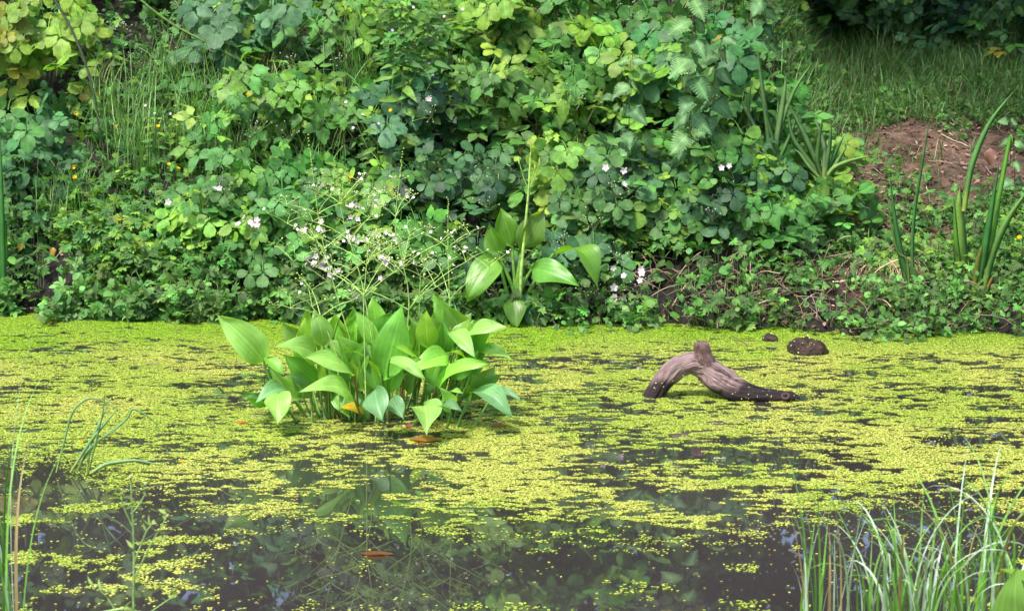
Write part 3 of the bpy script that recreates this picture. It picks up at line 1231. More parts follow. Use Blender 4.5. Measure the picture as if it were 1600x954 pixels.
# ------------------------------------------------------------------ bramble bushes  (px of the root, distance, radius, height, leaves, tone, label)
BUSHES = [
    # top, farthest
    (30, 9.75, .48, .75, 120, 'dark', 'dark bramble filling the top left corner, above the yellow-leaved bramble'),
    (190, 9.75, .45, .75, 120, 'mid', 'bramble with rounded leaves between the two long arching canes at the top left'),
    (345, 9.7, .45, .7, 120, 'blue', 'blue-green bramble under the top end of the green thorny cane'),
    (500, 9.8, .42, .7, 105, 'dark', 'dark bramble at the top edge behind the dry beige grass stems'),
    (640, 9.8, .42, .72, 110, 'mid', 'bramble at the top edge hidden behind the tall willowherb'),
    (785, 9.75, .45, .75, 125, 'light', 'bramble with paler leaves at the top edge, right of the tall willowherb'),
    (930, 9.7, .42, .75, 125, 'mid', 'bramble with large fresh three-part leaves at the top edge, left of the nettles'),
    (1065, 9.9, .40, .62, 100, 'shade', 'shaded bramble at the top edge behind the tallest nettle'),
    # upper middle
    (75, 9.05, .34, .52, 95, 'yellow', 'bramble with yellow and lime leaves at the left edge'),
    (395, 9.0, .36, .5, 105, 'blue', 'dusky blue-green bramble just below the lower end of the green thorny cane'),
    (540, 9.1, .34, .42, 80, 'mid', 'bramble behind the tangle of curved brown dead stalks'),
    (700, 9.0, .38, .55, 110, 'light', 'bramble with a flat spray of white buds, right of the tall willowherb stem'),
    (835, 8.95, .40, .6, 135, 'light', 'large bramble with lime young shoots in the upper middle of the thicket'),
    (955, 9.0, .34, .5, 100, 'mid', 'bramble next to the left-hand small nettle'),
    # middle
    (30, 8.6, .26, .34, 60, 'blue', 'bramble beside the ash-like leaves at the left edge'),
    (385, 8.6, .34, .44, 100, 'light', 'bramble with bright leaves and a white bud spray, above the pink blossom spray'),
    (500, 8.65, .30, .36, 80, 'mid', 'bramble over the top whorls of the plantain flower stalks'),
    (640, 8.6, .32, .42, 95, 'dark', 'dark bramble behind the right-hand plantain flower whorls'),
    (745, 8.6, .34, .44, 105, 'mid', 'bramble with five-part leaves above the bank plantain'),
    (880, 8.55, .34, .46, 110, 'mid', 'bramble above the arching leaf of the bank plantain'),
    (990, 8.6, .34, .44, 105, 'light', 'bramble bearing the white blossom pair, left of the tallest nettle foot'),
    (1100, 8.7, .32, .42, 105, 'blue', 'bramble with broad blue-green leaves right below the tallest nettle'),
    (1190, 8.55, .26, .32, 75, 'mid', 'bramble at the left foot of the bare soil slope'),
    # lower
    (360, 8.2, .26, .32, 75, 'mid', 'bramble carrying pink blossom sprays left of the plantain flower stalks'),
    (455, 8.15, .28, .34, 85, 'mid', 'bramble low on the bank behind the left part of the plantain flower stalks'),
    (560, 8.15, .28, .34, 80, 'light', 'bramble full of pale pink blossom behind the middle of the plantain flower stalks'),
    (660, 8.2, .25, .28, 60, 'dark', 'dark bramble behind the upright unbranched plantain stalk'),
    (770, 8.25, .25, .30, 70, 'dark', 'dark bramble directly behind the bank plantain'),
    (885, 8.2, .27, .32, 85, 'mid', 'bramble right beneath the arching leaf of the bank plantain'),
    (975, 8.15, .26, .30, 80, 'dark', 'dark bramble above the low cluster of white blossoms'),
    (1080, 8.2, .28, .32, 85, 'mid', 'bramble over the fallen sticks left of the driftwood top'),
    (1175, 8.15, .24, .28, 70, 'dark', 'bramble at the water end of the soil slope, above the half-sunken rock'),
    (1245, 8.1, .18, .20, 42, 'mid', 'small low bramble beside the bare soil, above the half-sunken rock'),
    # waterline
    (930, 8.02, .18, .24, 60, 'mid', 'bramble hanging to the water just right of the bank plantain sprig'),
    (1035, 8.06, .20, .26, 60, 'mid', 'bramble hanging low behind the lush cut-leaved patch'),
    (1125, 8.04, .18, .24, 54, 'dark', 'dark bramble hanging low over the long black mud lump'),
    (1205, 8.02, .16, .22, 46, 'mid', 'low bramble above the small dark stone'),
    (470, 8.02, .2, .24, 56, 'mid', 'bramble hanging low behind the left half of the pond plantain'),
    (330, 8.12, .2, .24, 50, 'light', 'fresh bramble low on the left bank above the plantain leaf tip'),
    (812, 7.74, .07, .07, 12, 'blue', 'small purple-tinged bramble sprig at the very foot of the bank plantain'),
    (755, 7.86, .16, .16, 34, 'dark', 'low dark bramble at the water just left of the bank plantain'),
    (640, 7.95, .2, .2, 46, 'mid', 'small bramble behind the right part of the pond plantain'),
    (1300, 8.25, .2, .2, 46, 'mid', 'low bramble creeping onto the bare soil at its left edge'),
    (1270, 8.6, .2, .22, 46, 'light', 'low bramble between the two cut-tipped sword-leaved tufts'),
    (415, 7.98, .16, .14, 34, 'mid', 'small bramble trailing to the water behind the left tip of the pond plantain'),
    (520, 7.98, .20, .18, 44, 'mid', 'small bramble at the water behind the middle of the pond plantain'),
    (905, 7.92, .15, .14, 30, 'blue', 'small bramble sprig touching the water right of the bank plantain'),
]
for (px, Y, r, h, n, tone, lab) in BUSHES:
    size = float(np.interp(Y, [7.8, 8.3, 8.8, 9.4], [.054, .062, .074, .080])) * rng.uniform(.92, 1.12)
    bramble(px, Y, r, h, int(n * (1.3 if Y < 8.4 else 1.05)), tone, lab, size)
# shaded brambles at the far side of the path
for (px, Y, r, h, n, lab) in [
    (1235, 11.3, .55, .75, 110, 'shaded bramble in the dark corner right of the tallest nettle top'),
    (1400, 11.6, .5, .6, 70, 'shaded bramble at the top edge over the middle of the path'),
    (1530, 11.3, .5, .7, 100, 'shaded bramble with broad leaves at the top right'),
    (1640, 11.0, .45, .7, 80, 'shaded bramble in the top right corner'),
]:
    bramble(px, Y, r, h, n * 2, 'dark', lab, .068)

# ------------------------------------------------------------------ creeping buttercups and other low plants
CUPS = [
    (150, 8.15, .20, 58, 'light', 'bright lobed buttercup patch left of the mud hollow top, near the ash-like leaves', 'mid'),
    (95, 8.40, .20, 46, 'mid', 'lobed buttercup patch above the orange dead leaves at the left', 'mid'),
    (215, 8.35, .20, 52, 'mid', 'buttercup patch around the lone low yellow flower of the left bank', ''),
    (240, 8.05, .18, 60, 'light', 'brightest lobed buttercup patch low on the left bank', ''),
    (300, 8.25, .18, 48, 'mid', 'buttercup patch below the pink blossom spray on the left bank', ''),
    (325, 8.0, .16, 46, 'mid', 'buttercup patch at the water just left of the plantain leaf tip', ''),
    (175, 7.95, .10, 26, 'light', 'small buttercup tuft at the right rim of the mud hollow', ''),
    (52, 7.96, .06, 10, 'mid', 'tiny buttercup sprig rooted in the black mud hollow', ''),
    (265, 8.75, .22, 44, 'mid', 'buttercup patch under the pair of yellow flowers', ''),
    (160, 8.85, .22, 40, 'mid', 'buttercup patch under the two stacked yellow flowers', ''),
    (225, 9.15, .20, 34, 'mid', 'shaded buttercup patch at the foot of the dark long cane', ''),
    (430, 8.50, .13, 26, 'light', 'clear cut-leaved patch left of the tallest plantain whorls', ''),
    (600, 8.30, .15, 28, 'mid', 'cut-leaved patch between the plantain flower whorls', ''),
    (985, 7.98, .13, 36, 'light', 'cut-leaved patch among the low white blossoms', ''),
    (1045, 8.02, .15, 42, 'light', 'lush cut-leaved patch right of the low white blossoms', ''),
    (1110, 7.98, .12, 24, 'mid', 'cut-leaved patch left of the fallen sticks by the water', ''),
    (1215, 7.93, .09, 13, 'light', 'small sprigs on the mud behind the half-sunken rock', ''),
    (1290, 8.30, .18, 42, 'light', 'cut-leaved patch on the left rim of the bare soil', ''),
    (1225, 8.75, .20, 46, 'light', 'bright cut-leaved patch beneath the upper iris-like tuft', ''),
    (1320, 8.08, .13, 28, 'mid', 'cut-leaved patch left of the hanging dead grass', ''),
    (1420, 8.45, .22, 52, 'mid', 'wide cut-leaved patch behind the leaning blade pair', ''),
    (1395, 8.85, .16, 26, 'mid', 'cut-leaved patch at the top of the slope left of the cut iris stalk', ''),
    (1545, 8.45, .20, 46, 'mid', 'cut-leaved patch behind the tallest iris fan', ''),
    (1470, 7.98, .13, 26, 'light', 'sprigs on the mud below the cut iris stalk', ''),
    (1555, 7.98, .13, 32, 'mid', 'cut-leaved patch at the water below the tallest iris fan', ''),
    (1600, 8.2, .14, 36, 'light', 'patch with a yellow flower at the right edge', ''),
    (1380, 7.93, .08, 14, 'light', 'tiny round-leaved sprigs at the foot of the leaning blade pair', ''),
]
for i, (px, Y, r, n, tone, lab, _) in enumerate(CUPS):
    buttercup_plant(px, Y, r, int(n * 1.6), tone, lab, .036 if px < 1150 else .028, .13 if px < 1150 else .09)
for (px, Y, r, n, tone, lab) in [
    (215, 7.95, .07, 26, 'light', 'glossy round-leaved brooklime sprig low on the left bank'),
    (300, 7.93, .08, 26, 'light', 'glossy round-leaved brooklime sprig behind the plantain leaf tip'),
    (1500, 7.86, .06, 18, 'light', 'round-leaved brooklime on the mud between the iris fans'),
    (1590, 7.90, .09, 34, 'mid', 'round-leaved brooklime at the right edge by the water'),
    (200, 8.5, .08, 20, 'light', 'glossy round-leaved sprig halfway up the left bank')]:
    buttercup_plant(px, Y, r, n, tone, lab, .03, .12, 'brooklime', 'water plant', 'round-leaved sprigs on the bank', RND, 'leaf')
for (px, Y, r, n, lab) in [(35, 8.25, .16, 24, 'ash-like plant with paired leaflets next to the left edge iris'),
                           (75, 8.5, .14, 16, 'ash-like plant with paired leaflets beneath the yellow-leaved bramble')]:
    buttercup_plant(px, Y, r, n, 'blue', lab, .055, .30, 'ash_sapling', 'sapling', 'ash-like saplings on the left', PI_, 'leaf')


# ------------------------------------------------------------------ upright herbs
def herb(pb, ptop, Y, npair, lsize, tms, tone, label, name, cat, group, droopn=.35, mat='hairy', rad=.003, stemcol=(.10, .12, .05), tassel=False, flowers=0, branch=0, from_t=.15):
    x0 = pt(pb, 300, Y)[0]
    base = np.array([x0, Y, gz(x0, Y)])
    top = pt(ptop[0], ptop[1], Y - .12)
    root = thing(name, label, cat, base, group)
    sb, fb = Batch(), Batch()
    stems = [(arc(base, top, 0, 12, (rng.normal(0, .012), 0, 0)), 1.)]
    for k in range(branch):
        t = rng.uniform(.3, .8)
        p = base * (1 - t) + top * t
        a = rng.choice([-1, 1]) * rng.uniform(.3, .7)
        e = p + np.array([a * .25, rng.uniform(-.1, .05), .22]) * rng.uniform(.5, 1.1)
        stems.append((arc(p, e, -.01, 6), .55))
    P, Dr, Nr, Sz = [], [], [], []
    for path, sc in stems:
        sb.tube(path, np.linspace(rad, rad * .5, len(path)) * (.5 + .5 * sc), jit(stemcol, 1, .2)[0], 6)
        np_ = max(3, int(npair * (1 if sc == 1 else .4)))
        for k in range(np_):
            t = from_t + (1 - from_t) * k / (np_ - 1) if sc == 1 else .3 + .7 * k / (np_ - 1)
            c = np.array([np.interp(t, np.linspace(0, 1, len(path)), path[:, i]) for i in range(3)])
            a = k * 1.45 + rng.normal(0, .25)
            for s_ in (0, math.pi):
                d = np.array([math.cos(a + s_), math.sin(a + s_), -droopn + .8 * max(t - .85, 0) * 6 * .5])
                P.append(c + d * (.01, .01, 0))
                Dr.append(d + rng.normal(0, .12, 3))
                Nr.append(np.array([0, -.9, .6]) + rng.normal(0, .12, 3) + d * (.3, .3, 0))
                Sz.append(lsize * rng.uniform(.8, 1.15) * (1.0 if t < .6 else 1.25 - .75 * (t - .3)) * (.6 if sc < 1 else 1))
    P, Dr, Nr, Sz = map(np.array, (P, Dr, Nr, Sz))
    C = np.array(TONES[tone])[rng.choice(3, len(P))] * np.exp(rng.normal(0, .12, (len(P), 1)))
    if tassel:
        C[(rng.random(len(P)) < .03) & (Sz < lsize)] = np.array((.30, .26, .06))
    scatter(fb, tms, P, Dr, Nr, C, Sz)
    sub(root, 'stem', sb, M['stem'])
    sub(root, 'leaves', fb, M[mat])
    if tassel:
        tb = Batch()
        for k in range(8):
            t = rng.uniform(.55, 1)
            c = base * (1 - t) + top * t
            for j in range(5):
                e = c + np.array([rng.normal(0, .025), rng.normal(0, .02), -.035])
                tb.tube(arc(c, e, .01, 4), .0012, (.22, .22, .07), 4)
        sub(root, 'tassels', tb, M['stem'])
    if flowers:
        q = Batch()
        tips = [s[0][-1] for s in stems]
        for k in range(flowers):
            c = np.array(tips[k % len(tips)]) + rng.normal(0, .018, 3)
            q.add(PET_B, frames(rng.normal(0, .5, (1, 3)) + (1, 0, 0), np.array([[0, -.6, .6]]) + rng.normal(0, .3, (1, 3))), c[None], np.array([[.72, .62, .76]]), np.array([.008]))
        sub(root, 'flowers', q, M['petal'])
    LEAFPOS.append((P, root))
    return root


NT = 'stinging nettles on the bank'
NC = 'nettle'
herb(1068, (1082, -60), 8.1, 13, .115, NET, NC, 'tallest stinging nettle, standing over the blue-green bramble', 'stinging_nettle', 'nettle', NT, .45, tassel=True, rad=.004)
herb(1100, (1128, 60), 8.3, 9, .105, NET, NC, 'stinging nettle just right of the tallest one, leaning right', 'stinging_nettle', 'nettle', NT, .4, tassel=True)
herb(1190, (1196, -30), 9.2, 8, .10, NET, NC, 'stinging nettle at the top edge left of the grassy rise', 'stinging_nettle', 'nettle', NT, .4, tassel=True)
herb(985, (985, 95), 8.1, 7, .09, NET, NC, 'shorter stinging nettle left of the tallest one', 'stinging_nettle', 'nettle', NT, .4)
herb(1010, (960, 150), 8.5, 6, .075, NET, NC, 'small stinging nettle among the bramble shoots, farthest left of the nettles', 'stinging_nettle', 'nettle', NT, .4)
herb(1585, (1578, 190), 8.75, 4, .075, NET, NC, 'small nettle-like plant beside the tallest iris blade tip', 'stinging_nettle', 'nettle', NT, .3)
WT = 'willowherbs among the brambles'
herb(628, (640, -40), 8.4, 18, .11, LAN, 'mid', 'tall branching willowherb at the top centre-left', 'willowherb', 'willowherb', WT, .1, 'soft', .003, (.14, .2, .05), flowers=8, branch=12, from_t=.05)
herb(660, (690, 20), 8.7, 12, .09, LAN, 'mid', 'willowherb immediately right of the tall branching one', 'willowherb', 'willowherb', WT, .1, 'soft', .002, (.14, .2, .05), flowers=6, branch=7)
herb(598, (590, 190), 8.35, 9, .065, LAN, 'mid', 'short willowherb left of the foot of the tall branching one', 'willowherb', 'willowherb', WT, .1, 'soft', .002, (.14, .2, .05), flowers=4, branch=4)
herb(790, (790, 20), 9.1, 10, .06, LAN, 'light', 'willowherb with a few pale flowers at the top, right of the centre', 'willowherb', 'willowherb', WT, .1, 'soft', .002, (.14, .2, .05), flowers=5, branch=5)
herb(245, (243, 185), 8.6, 7, .05, LAN, 'light', 'small willowherb with white tips beside a yellow flower on the left', 'willowherb', 'willowherb', WT, .1, 'soft', .002, (.14, .2, .05), flowers=4, branch=3)
herb(20, (12, 40), 9.0, 7, .05, LAN, 'light', 'willowherb with pale violet flowers at the left edge', 'willowherb', 'willowherb', WT, .1, 'soft', .002, (.14, .2, .05), flowers=5, branch=3)

# fern
fr = thing('fern', 'small feathery fern behind the low white blossoms', 'fern', pt(985, 480, 8.02))
fb = Batch()
for a, L in ((-.9, .16), (-.4, .18), (.1, .17), (.6, .17), (1.1, .15), (2.4, .12)):
    fb.add(FE, frames(np.array([[math.sin(a), -.45, .55]]), np.array([[0, -.4, 1.]])), pt(985, 462, 8.0)[None], LG[None] * .9, np.array([L]))
sub(fr, 'fronds', fb, M['soft'])


# ------------------------------------------------------------------ long canes and dry stalks
def cane(pix, Y, r, col, label, name='bramble_cane', cat='cane', thorns=True, group=None, dY=0.):
    pts = np.array([pt(x, y, Y + dY * i / (len(pix) - 1)) for i, (x, y) in enumerate(pix)])
    t = np.linspace(0, 1, len(pts))
    s = np.linspace(0, 1, 26)
    P = np.stack([np.interp(s, t, pts[:, i]) for i in range(3)], -1)
    for _ in range(4):
        P[1:-1] = (P[:-2] + 2 * P[1:-1] + P[2:]) / 4
    root = thing(name, label, cat, P[-1], group)
    b = Batch()
    b.tube(P, np.linspace(r, r * .8, 26), col, 8)
    sub(root, 'stem', b, M['stem'])
    if thorns:
        b = Batch()
        for k in range(60):
            i = rng.uniform(0, 25)
            c = np.array([np.interp(i, np.arange(26), P[:, j]) for j in range(3)])
            d = nrmz(rng.normal(0, 1, 3))
            b.tube(np.array([c, c + d * r * 1.6, c + d * r * 2.3]), np.array([r * .3, r * .12, .0001]), np.array(col) * 1.3, 4)
        sub(root, 'thorns', b, M['stem'])
    return root


cane([(60, -40), (86, 0), (112, 45), (135, 100), (150, 160), (158, 230)], 8.75, .0062, (.035, .05, .02), 'long dark bramble cane curving down from the top left', dY=-.1)
cane([(190, -30), (225, 6), (270, 40), (330, 70), (400, 108), (445, 140), (480, 190)], 8.7, .0055, (.09, .17, .03), 'long green thorny cane arching down to the right at the top left')
cane([(415, 112), (440, 130), (465, 150), (478, 172)], 8.62, .004, (.16, .20, .04), 'short reddish green thorny cane end among blue-green leaves')
cane([(845, 120), (838, 200), (832, 300)], 8.6, .004, (.24, .15, .11), 'upright brown dead cane in the middle of the brambles', thorns=False)
cane([(1505, -10), (1500, 40), (1456, 60), (1457, 110)], 12.0, .004, (.2, .11, .10), 'pinkish bare twig at the top edge over the path', thorns=False, name='bare_twig', cat='twig')

dg = 'dry grass stems'
for (pb, pyb, n, L, lab, bias, Yd) in [(540, 235, 26, .24, 'tangle of curved brown dead stalks in the middle of the left brambles', None, 8.48),
                                    (420, 120, 24, .36, 'dry beige grass stems leaning left at the upper left', 0.5, 8.8),
                                    (300, 60, 20, .30, 'dry pale grass heads beside the green thorny cane', None, 9.0),
                                    (160, 130, 16, .18, 'tuft of fine dry stalks by the dark cane', None, 8.8)]:
    p = pt(pb, pyb, Yd)
    root = thing('dry_stalks', lab, 'dry stalks', p, dg)
    b = Batch()
    phi = rng.uniform(0, 6.28, n) if bias is None else rng.normal(bias, .5, n)
    blades(b, p + rng.normal(0, .04, (n, 3)) * (1, .5, .3), L * rng.uniform(.5, 1.1, n), phi, rng.uniform(0, .5, n), rng.uniform(.8, 2.4, n), .0024, jit((.30, .23, .15), n, .25), 10)
    sub(root, 'stalks', b, M['blade'])

# ------------------------------------------------------------------ grass tufts of the bank
GC = np.array((.10, .20, .05))
for (px, py, n, h, wd, col, lab) in [
    (200, 160, 70, .36, .0035, GC, 'grass tuft just right of the dark long cane'),
    (365, 230, 70, .34, .003, GC, 'grass tuft left of the bright-leaved bramble with the white bud spray'),
    (445, 40, 70, .40, .003, GC, 'grass tuft at the top edge above the dry beige stems'),
    (235, 220, 90, .36, .0035, GC, 'shaded grass tuft arching over the yellow flowers on the left'),
    (330, 175, 90, .42, .0035, GC * 1.1, 'tall grass tuft under the green thorny cane'),
    (410, 90, 80, .40, .0035, GC * 1.1, 'tall grass tuft at the top left of the dry beige stems'),
    (285, 110, 60, .40, .003, GC, 'fine grass tuft between the two long canes'),
    (660, 430, 60, .16, .0022, GC * .7, 'dark wiry grass by the upright plantain stalk'),
    (1165, 250, 80, .26, .0055, GC * 1.2, 'broad-bladed grass tuft right of the tallest nettle foot'),
    (1130, 225, 60, .25, .0045, GC * 1.1, 'broad-bladed grass tuft behind the nettle foot'),
    (1155, 470, 60, .13, .002, GC, 'fine grass tuft over the fallen sticks'),
    (1450, 430, 80, .15, .002, GC, 'fine grass tuft between the leaning blade pair and the cut iris stalk'),
    (1575, 400, 50, .14, .002, GC * 1.1, 'fine grass tuft at the right edge beside the iris fan'),
    (260, 492, 90, .10, .002, GC * 1.1, 'low fine grass trailing on the water at the left bank'),
    (350, 494, 60, .08, .002, GC, 'low fine grass trailing on the water behind the plantain leaf tip'),
    (1270, 60, 60, .35, .004, GC * .8, 'tall shaded grass tuft at the top behind the grassy rise'),
    (1480, 130, 60, .28, .0035, GC, 'grass tuft on the rise just left of the tallest iris tip'),
    (1330, 150, 70, .25, .0035, GC, 'grass tuft in the middle of the grassy rise'),
    (1380, 110, 70, .36, .0035, GC, 'tall shaded grass tuft at the back of the grassy rise'),
    (1560, 110, 70, .34, .0035, GC * .9, 'tall shaded grass tuft at the back right of the grassy rise'),
    (1250, 190, 80, .30, .004, GC * 1.1, 'grass tuft on the rise right behind the cut-tipped tufts'),
    (1530, 175, 60, .24, .003, GC * 1.2, 'grass tuft at the edge of the bare soil right of the tallest iris tip'),
    (1290, 215, 60, .20, .003, GC * 1.2, 'grass tuft at the upper left corner of the bare soil'),
    (120, 300, 60, .30, .0025, GC * 1.2, 'thin grass tuft by the two stacked yellow flowers'),
    (480, 250, 70, .30, .0025, GC * 1.2, 'thin grass tuft left of the short willowherb'),
    (560, 120, 60, .40, .003, GC * 1.2, 'tall thin grass tuft left of the tall branching willowherb'),
    (1420, 165, 60, .22, .003, GC * 1.1, 'grass tuft on the right half of the grassy rise'),
]:
    p = gp(px, py)
    if p[0] < 1.0 and p[1] > 7.95:
        p[1] -= .22
        h, wd, n, col = h * 1.25, wd * 1.35, int(n * 1.5), col * 1.35
    grass_tuft(p, n, h, wd, col, lab, spread=.07)

# hanging dead grass on the soil step
p = gp(1385, 420)
root = thing('dead_grass', 'straw-coloured dead grass hanging over the soil step', 'dead grass', p)
b = Batch()
n = 130
R = p + np.stack([rng.normal(0, .05, n), rng.normal(-.02, .02, n), rng.uniform(.02, .05, n)], -1)
blades(b, R, rng.uniform(.10, .22, n), rng.normal(-1.57, .55, n), rng.uniform(1.0, 1.7, n), rng.uniform(2.5, 3.0, n), .0028, jit((.42, .32, .19), n, .25), 8, pw=.6)
sub(root, 'blades', b, M['blade'])

# ------------------------------------------------------------------ irises and sword-leaved plants


def sword_plant(px, py, Y, specs, label, group='sword-leaved plants on the bank', name='iris', cat='iris'):
    root = thing(name, label, cat, pt(px, py, Y), group)
    for pix, wpx, col in specs:
        b = Batch()
        sword(pix, Y + rng.normal(0, .01), wpx, np.array(col), b, dY=rng.uniform(-.08, .04), lean=rng.normal(0, .25))
        sub(root, 'leaf', b, M['blade'])
    return root


IG = (.12, .32, .04)
ID = (.05, .19, .04)
YB = wat(1435, 508)[1] + .05
sword_plant(10, 484, wat(10, 487)[1] + .03, [([(8, 486), (4, 430), (2, 320), (0, 200)], 13, ID), ([(12, 486), (10, 440), (6, 360), (-6, 250)], 11, IG), ([(14, 484), (17, 455), (19, 428)], 8, (.16, .26, .04)), ([(2, 486), (-6, 420), (-12, 300)], 11, IG)],
            'iris with long upright blades at the left edge')
sword_plant(1436, 506, YB, [([(1437, 506), (1428, 470), (1412, 420), (1398, 350), (1390, 268)], 11, (.045, .16, .035)), ([(1441, 507), (1436, 470), (1428, 430), (1421, 404)], 12, (.13, .27, .07)), ([(1430, 480), (1424, 400), (1428, 330), (1442, 250), (1456, 166)], 6, (.06, .2, .05)), ([(1422, 465), (1418, 400), (1400, 400), (1384, 290)], 5, (.13, .22, .06))],
            'pair of leaning blades rooted at the water right of the dead grass')
YC = gp(1507, 447)[1]
sword_plant(1505, 447, YC, [([(1505, 447), (1502, 390), (1498, 330), (1500, 292)], 19, (.17, .32, .05)), ([(1502, 443), (1494, 380), (1490, 300)], 8, IG), ([(1502, 440), (1494, 400), (1487, 375)], 6, (.22, .26, .08)), ([(1506, 448), (1510, 430), (1514, 408)], 5, (.45, .26, .06)), ([(1506, 330), (1516, 260), (1545, 190), (1586, 141)], 9, (.09, .25, .05))],
            'iris with a thick cut bright green stalk')
YD = gp(1532, 467)[1]
sword_plant(1532, 467, YD, [([(1532, 467), (1540, 420), (1556, 340), (1574, 240)], 13, IG), ([(1526, 460), (1535, 410), (1545, 350), (1562, 250)], 12, ID), ([(1536, 466), (1548, 400), (1575, 340), (1612, 290)], 13, (.12, .27, .05)), ([(1522, 454), (1528, 410), (1536, 380)], 9, (.2, .22, .05)), ([(1536, 465), (1548, 440), (1552, 430)], 6, (.4, .22, .08)), ([(1530, 462), (1546, 390), (1580, 200), (1582, 225)], 8, IG)],
            'tallest iris fan, nearest the right edge')
Y1 = 8.3
SG = (.10, .22, .06)
sword_plant(1205, 262, Y1, [([(1205, 275), (1200, 200), (1190, 130), (1182, 65)], 8, SG), ([(1205, 275), (1215, 210), (1225, 150), (1229, 112)], 9, (.15, .27, .09)), ([(1205, 275), (1218, 200), (1240, 140), (1270, 97)], 7, (.12, .25, .06)), ([(1205, 275), (1190, 220), (1170, 180), (1158, 162)], 7, (.17, .28, .11)), ([(1205, 275), (1175, 220), (1168, 160), (1176, 125)], 7, SG), ([(1205, 275), (1212, 230), (1200, 190), (1190, 150)], 6, SG), ([(1205, 275), (1222, 240), (1240, 200), (1250, 160)], 6, SG)],
            'sword-leaved tuft with cut tips right of the tallest nettle')
sword_plant(1288, 285, Y1 - .05, [([(1288, 285), (1270, 240), (1252, 200), (1230, 160)], 9, SG), ([(1288, 285), (1290, 230), (1272, 180)], 9, (.16, .26, .11)), ([(1288, 285), (1262, 250), (1236, 215), (1230, 165)], 8, SG), ([(1288, 285), (1310, 250), (1325, 225)], 6, (.17, .3, .09)), ([(1288, 285), (1300, 262), (1330, 250), (1363, 243)], 7, (.18, .32, .06)), ([(1288, 285), (1296, 230), (1300, 190)], 7, SG), ([(1288, 285), (1264, 262), (1250, 240), (1240, 232)], 6, (.16, .3, .1)), ([(1288, 285), (1275, 255), (1280, 215), (1285, 185)], 7, SG), ([(1288, 285), (1304, 240), (1320, 210)], 6, ID)],
            'sword-leaved tuft with cut tips at the top of the bare soil')

# ------------------------------------------------------------------ water plantains


def umbel(b, fb, node, L, lev, col, up=.55):
    """a whorl of ascending branches, ending in whorls of round buds"""
    k = 3 if lev else int(rng.integers(2, 5))
    a0 = rng.uniform(0, 6.28)
    for i in range(k):
        a = a0 + i / k * 6.283 + rng.normal(0, .15)
        d = nrmz(np.array([math.cos(a), math.sin(a) * .8, up + rng.normal(0, .12)]))
        e = node + d * L * rng.uniform(.75, 1.15)
        r = (.0006, .0010, .0016)[lev]
        b.tube(arc(node, e, L * .06, 5), np.linspace(r, r * .7, 5), col, 4)
        if lev > 0:
            umbel(b, fb, e, L * (.42 if lev == 2 else .36), lev - 1, col, .5)
        else:
            fb.append(e)


def plantain_flower(root, pix, Y, nodes, r=.0024, Ls=None, spike=True):
    pts = np.array([pt(x, y, Y) for x, y in pix])
    t = np.linspace(0, 1, len(pts))
    s = np.linspace(0, 1, 16)
    P = np.stack([np.interp(s, t, pts[:, i]) for i in range(3)], -1)
    col = np.array((.28, .42, .10))
    b, buds = Batch(), []
    b.tube(P, np.linspace(r, r * .45, 16), col, 6)
    for i, tt in enumerate(nodes):
        c = np.array([np.interp(tt, s, P[:, j]) for j in range(3)])
        umbel(b, buds, c, Ls[i], 2 if Ls[i] > .08 else 1, col * 1.15, rng.uniform(.35, .7))
    q = b
    if spike:
        for k in range(10):
            c = P[-1] + (P[-1] - P[-2]) * (-.8 + .16 * k)
            q.add(BLOB, frames(np.array([[0, 0, 1.]]), np.array([[0, -1., 0]])), (c + rng.normal(0, .0012, 3))[None], np.array([[.2, .32, .05]]), np.array([.003]))
    if buds:
        B = np.array(buds)
        n = len(B)
        q.add(BLOB, frames(np.tile([[0, 0, 1.]], (n, 1)), np.tile([[0, -1., 0]], (n, 1))), B, jit((.34, .42, .12), n, .15), rng.uniform(.0020, .0034, n))
        m = rng.random(n) < .22
        k = int(m.sum())
        if k:
            q.add(PET_B, frames(rng.normal(0, 1, (k, 3)), rng.normal(0, .4, (k, 3)) + (0, -.5, .8)), B[m], np.tile([[.72, .66, .70]], (k, 1)), np.full(k, .006))
    return sub(root, 'flower_stalk', b, M['stem'])


